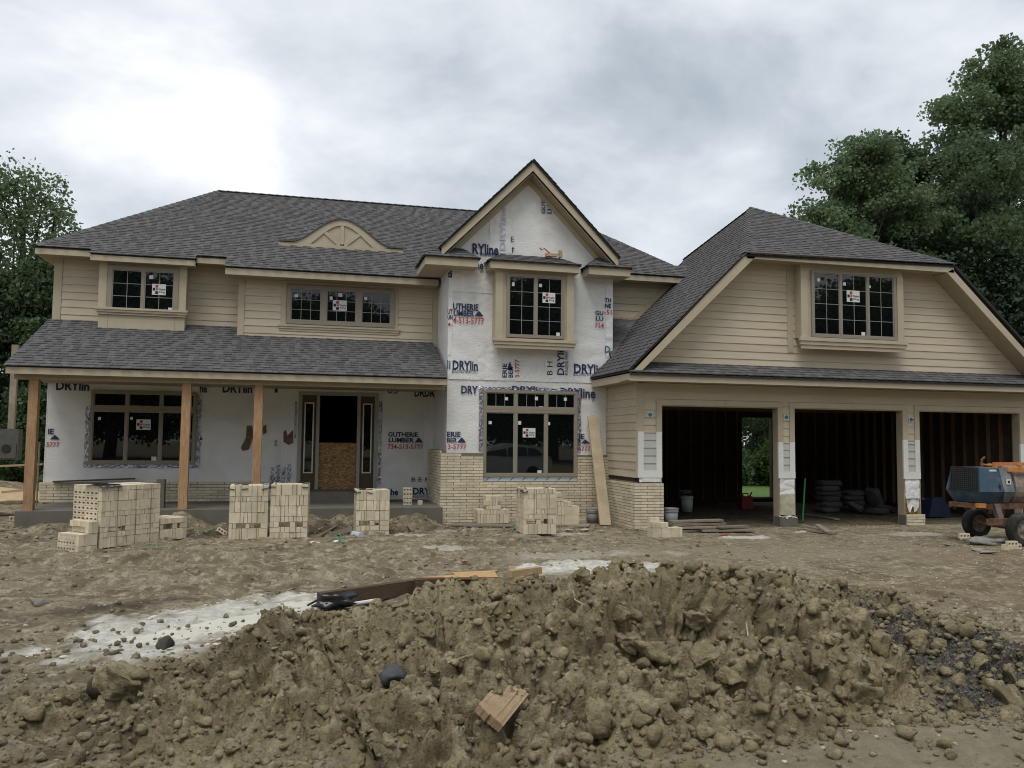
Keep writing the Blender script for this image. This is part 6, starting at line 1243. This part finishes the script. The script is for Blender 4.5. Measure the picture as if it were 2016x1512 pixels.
def cowl(x0, x1, sl, sr, m, n):         # one bay of the cover: straight top, flared middle, tucked-in base
    return G().hexa([(x0-sl, y0-.08, zm), (x1+sr, y0-.08, zm), (x1+sr, y1, zm), (x0-sl, y1, zm)], [(x0, y0, zt), (x1, y0, zt), (x1, y1-.1, zt), (x0, y1-.1, zt)]).hexa([(x0-sl+.1, y0+.05, zl), (x1+sr-.04, y0+.05, zl), (x1+sr-.04, y1-.1, zl), (x0-sl+.1, y1-.1, zl)], [(x0-sl, y0-.08, zm-.003), (x1+sr, y0-.08, zm-.003), (x1+sr, y1, zm-.003), (x0-sl, y1, zm-.003)]).obj(n, m, mx)
cowl(xa, xb-.008, .06, .05, blue, 'engine_cover'); cowl(xb+.008, xc, -.05, .06, mat('worn blue panel', (.12, .155, .18), .55, .3, 6, .2, 30, mottle=((.25, .25, .24), 5, .7)), 'cover_panel')
g = G(); zz = np.linspace(zm+.03, zt-.03, 9)
for k in range(15): yv = y0+.02+k*(y1-y0-.12)/14; g.tube([(xa-.075, yv-.05*(1), zm), (xa-.012, yv, zt-.01)], .006, 4)
for k in range(13): f = k/12; g.tube([(xa-.075+.063*f, y0-.06+.06*f, zm+(zt-zm)*f), (xa-.075+.063*f, y1-.1, zm+(zt-zm)*f)], .006, 4)
g.obj('mesh_guard', grill_m, mx)
G().hexa([(xa-.064, y0-.03, zm+.01), (xa-.061, y0-.03, zm+.01), (xa-.061, y1-.1, zm+.01), (xa-.064, y1-.1, zm+.01)], [(xa-.008, y0+.01, zt-.01), (xa-.005, y0+.01, zt-.01), (xa-.005, y1-.12, zt-.01), (xa-.008, y1-.12, zt-.01)]).obj('guard_backing', dark_in, mx)
G().box(xc-.13, xc-.03, y0-.075, y0-.06, zm+.14, zm+.24).obj('warning_sticker', sticker_w, mx); G().lathe((xc-.08, y0-.076, zm+.19), (0, -1, 0), [(0, .028), (.003, .028), (.003, 0)], 12).obj('sticker_dot', black_ink, mx)
G().box(xb-.22, xb-.06, y0-.022, y0-.006, zt-.07, zt-.035).obj('maker_plate', sticker_w, mx)
fy = y0+.35; G().box(xa-.1, xc+1.9, y0+.06, y0+.14, zl-.13, zl-.02).obj('frame_rail', rust, mx); G().box(xa-.1, xc+1.9, y1-.2, y1-.12, zl-.13, zl-.02).obj('frame_rail', rust, mx)
G().box(xa-.05, xa+.12, y0-.03, y0+.06, zl-.09, zl-.01).obj('bracket', orange, mx); G().box(xa-.16, xa-.08, y0+.1, y1-.2, zl-.1, zl-.01).obj('bracket', rust, mx)
wx0 = AX(2012, 1043, 13.05); wr = .315
def wheel(c, r_):
    G().lathe(c, (0, 1, 0), [(-.085, r_*.60), (-.10, r_*.80), (-.085, r_*.97), (-.04, r_), (.04, r_), (.085, r_*.97), (.10, r_*.8), (.085, r_*.6)], 28).obj('tyre', tyre, mx, smooth=True)
    for k in range(5): G().lathe((c[0]+r_*.33*math.cos(k*1.257), c[1]-.042, c[2]+r_*.33*math.sin(k*1.257)), (0, -1, 0), [(0, .012), (.018, .012), (.018, 0)], 6).obj('wheel_nut', rust, mx)
    G().lathe(c, (0, 1, 0), [(-.05, 0), (-.075, r_*.15), (-.045, r_*.22), (-.035, r_*.48), (-.085, r_*.60), (.085, r_*.60), (.03, r_*.45), (.03, 0)], 20).obj('rim', rim, mx, smooth=True)
G().tube([(xb+.1, y1-.3, zt), (xb+.1, y1-.3, zt+.14), (xb+.16, y1-.32, zt+.2)], .025, 8).obj('exhaust_pipe', rust, mx); G().box(xb-.05, xb-.015, y0-.075, y0-.055, zm+.05, zm+.13).obj('latch', grill_m, mx)
for k in range(4): G().lathe((xb-.03, y0-.012-.06*(k/3.), zt-.04-(zt-zm-.08)*k/3), (0, -1, 0), [(0, .009), (.008, .009), (.008, 0)], 8).obj('bolt', grill_m, mx)
w1c = (wx0, 13.05, wr); w2c = (AX(1919, 1032, 14.5), 14.45, .30); wheel(w1c, wr); wheel(w2c, .30)
G().tube([w1c, w2c], .035, 8).obj('axle', rust, mx); G().box(wx0-.55, wx0+.6, 13.22, 13.32, .38, .50).obj('side_channel', rust, mx)
G().hexa([(xc-.20, y0+.02, .40), (xc-.08, y0+.02, .40), (xc-.08, y0+.12, .40), (xc-.20, y0+.12, .40)], [(xc-.34, y0+.02, zl-.02), (xc-.22, y0+.02, zl-.02), (xc-.22, y0+.12, zl-.02), (xc-.34, y0+.12, zl-.02)]).obj('upright', rim, mx)
dc = (xc+.12, (y0+y1)/2, zl+.30); G().lathe(dc, (1, 0, 0), [(0, 0), (0, .44), (.03, .46), (.06, .44), (1.25, .44), (1.28, .46), (1.31, .44), (1.31, 0)], 28).obj('drum', drumm, mx, smooth=False)
G().lathe(dc, (1, 0, 0), [(.30, .441), (.31, .455), (.36, .455), (.37, .441)], 28).obj('drum_band', rust, mx)
for k in range(7): G().tube([(xc+.1+k*.19, y0-.02, zl+.66), (xc+.1+k*.19, y1, zl+.72)], .018, 5).obj('guard_bar', orange, mx)
G().box(xc-.06, xc+1.4, y0-.05, y0+.0, zl+.60, zl+.68).obj('guard_rim', orange, mx); G().box(xc-.02, xc+1.4, y0+.25, y0+.31, zt+.02, zt+.10).box(xc-.08, xc-.02, y0+.25, y0+.31, zl+.6, zt+.10).obj('dump_handle', orange, mx)
# ================================================================== FAR LEFT AND BEHIND
p = atz(10, 950, .3); o = tag(G().add([(-1.3, -.9, 0), (1.0, -.2, 0), (1.5, .3, .10), (-.9, .9, .35), (-1.3, -.9, -.02), (1.0, -.2, -.02), (1.5, .3, .08), (-.9, .9, .33)], [(0, 1, 2, 3), (7, 6, 5, 4), (0, 4, 5, 1), (1, 5, 6, 2), (2, 6, 7, 3), (3, 7, 4, 0)]).obj('plywood_sheet', mat('plywood', (.42, .32, .19), .8, .15, 4, .1, 20)), 'pale plywood sheet lying on the dirt left of the porch', 'plywood'); q = at(5, 955, 22.0); o.location = (q.x-.2, 22.0, .38)
V, F = lumpy(3, 90, .6); q = at(30, 900, 27); tag(link('dirt_berm', raw_mesh('dirt_berm', V*np.array([5.5, 1.6, 1.0])+np.array([q.x-2.5, 27.3, .15]), F, soil, smooth=True)), 'low bank of dug dirt behind the left end of the house', 'dirt bank')
for lab, x0, y0_, x1, y1_, Y_ in (('long pale board lying across the dirt beyond the porch', -10, 918, 84, 914, 25.0), ('pale board lying on the dirt behind the plywood sheet', 5, 969, 75, 962, 21.5)): board('pale_board', lab, 'board', at(x0, y0_, Y_), at(x1, y1_, Y_), .14, .05, lumber, group='pale boards left of the house')
q = at(20, 870, 28.5); t = thing('utility_box', 'weathered grey utility box in the trees at far left', 'utility box', (q.x, 28.5, 0)); ub = mat('utility box paint', (.09, .09, .08), .7, .15, 6); G().box(q.x-.28, q.x+.28, 28.3, 28.7, q.z-.55, q.z+.40).obj('cabinet', ub, t); G().box(q.x-.24, q.x+.24, 28.27, 28.3, q.z-.5, q.z-.05).obj('door', ub, t); G().lathe((q.x-.03, 28.27, q.z-.2), (0, -1, 0), [(0, .13), (.02, .13), (.02, 0)], 16).obj('meter', strap_m, t); G().box(q.x-.08, q.x+.10, 28.45, 28.6, q.z+.40, q.z+3.0).obj('pole', grey_wood, t)
a = at(78, 870, 21.4); tag(G().tube([(a.x, 21.4, 0), (a.x, 21.4, a.z)], .02, 6).obj('grey_stake', grey_wood), 'thin grey stake left of the porch wall corner', 'stake')
# ================================================================== CAR mirrored in the lower tower window
car = thing('parked_car', 'white sport utility car parked beside the photographer, mirrored in the tower window', 'car', (9.2, -1.6, 0)); cw = mat('white car paint', (.72, .73, .74), .25, .02, 3, spec=.6); cg = mat('car glass', (.012, .014, .016), .05, .1, 3, spec=.6)
def sect(x, zs): return x, zs
prof = [(-2.35, .45), (-2.4, .75), (-2.3, 1.0), (-1.2, 1.12), (-.45, 1.62), (.2, 1.72), (1.5, 1.68), (1.95, 1.55), (2.3, 1.12), (2.4, .95), (2.42, .5), (2.1, .32), (-2.1, .32)]
cxx, cyy = 9.2, -1.6; g = G(); n = len(prof)
rings = [(-.78, .93, .9), (-.92, 1., 1.), (.92, 1., 1.), (.78, .93, .9)]
vs = []
for (dy, sx, sz) in ((-.92, 1, 1), (.92, 1, 1)):
    for x, z in prof: vs.append((cxx+x, cyy+dy*(1 if z < 1.14 else .82), z))
g.add(vs, [tuple(range(n)), tuple(range(2*n-1, n-1, -1))]+[(i, i+n, (i+1) % n+n, (i+1) % n) for i in range(n)]); cb_ = g.obj('body', cw, car)
for s in (-1, 1):
    for q in ([(-1.0, 1.16), (-.42, 1.54), (.15, 1.60), (.15, 1.16)], [(.22, 1.16), (.22, 1.60), (1.15, 1.58), (1.15, 1.16)], [(1.22, 1.16), (1.22, 1.58), (1.62, 1.53), (2.0, 1.18)]):
        g = G(); y_ = lambda z: cyy+s*(.92*(1-(z-1.12)/.5*.18)+.012); g.add([(cxx+x, y_(z), z) for x, z in q], [tuple(range(4))]); g.obj('side_window', cg, car)
    for x in (-1.45, 1.45):
        w_ = G().lathe((cxx+x, cyy+s*.82, .36), (0, 1, 0), [(-.12, 0), (-.12, .2), (-.12, .36), (.12, .36), (.12, .2), (.12, 0)], 22).obj('wheel', tyre, car)
    G().tube([(cxx-.3, cyy+s*.62, 1.76), (cxx+1.5, cyy+s*.62, 1.74)], .02, 6).obj('roof_rail', strap_m, car); G().box(cxx-2.42, cxx-2.34, cyy+s*.62-.15, cyy+s*.62+.15, .82, .95).obj('headlight', sticker_w, car); G().box(cxx+2.34, cxx+2.43, cyy+s*.72-.1, cyy+s*.72+.1, .95, 1.15).obj('tail_light', sticker_r, car)
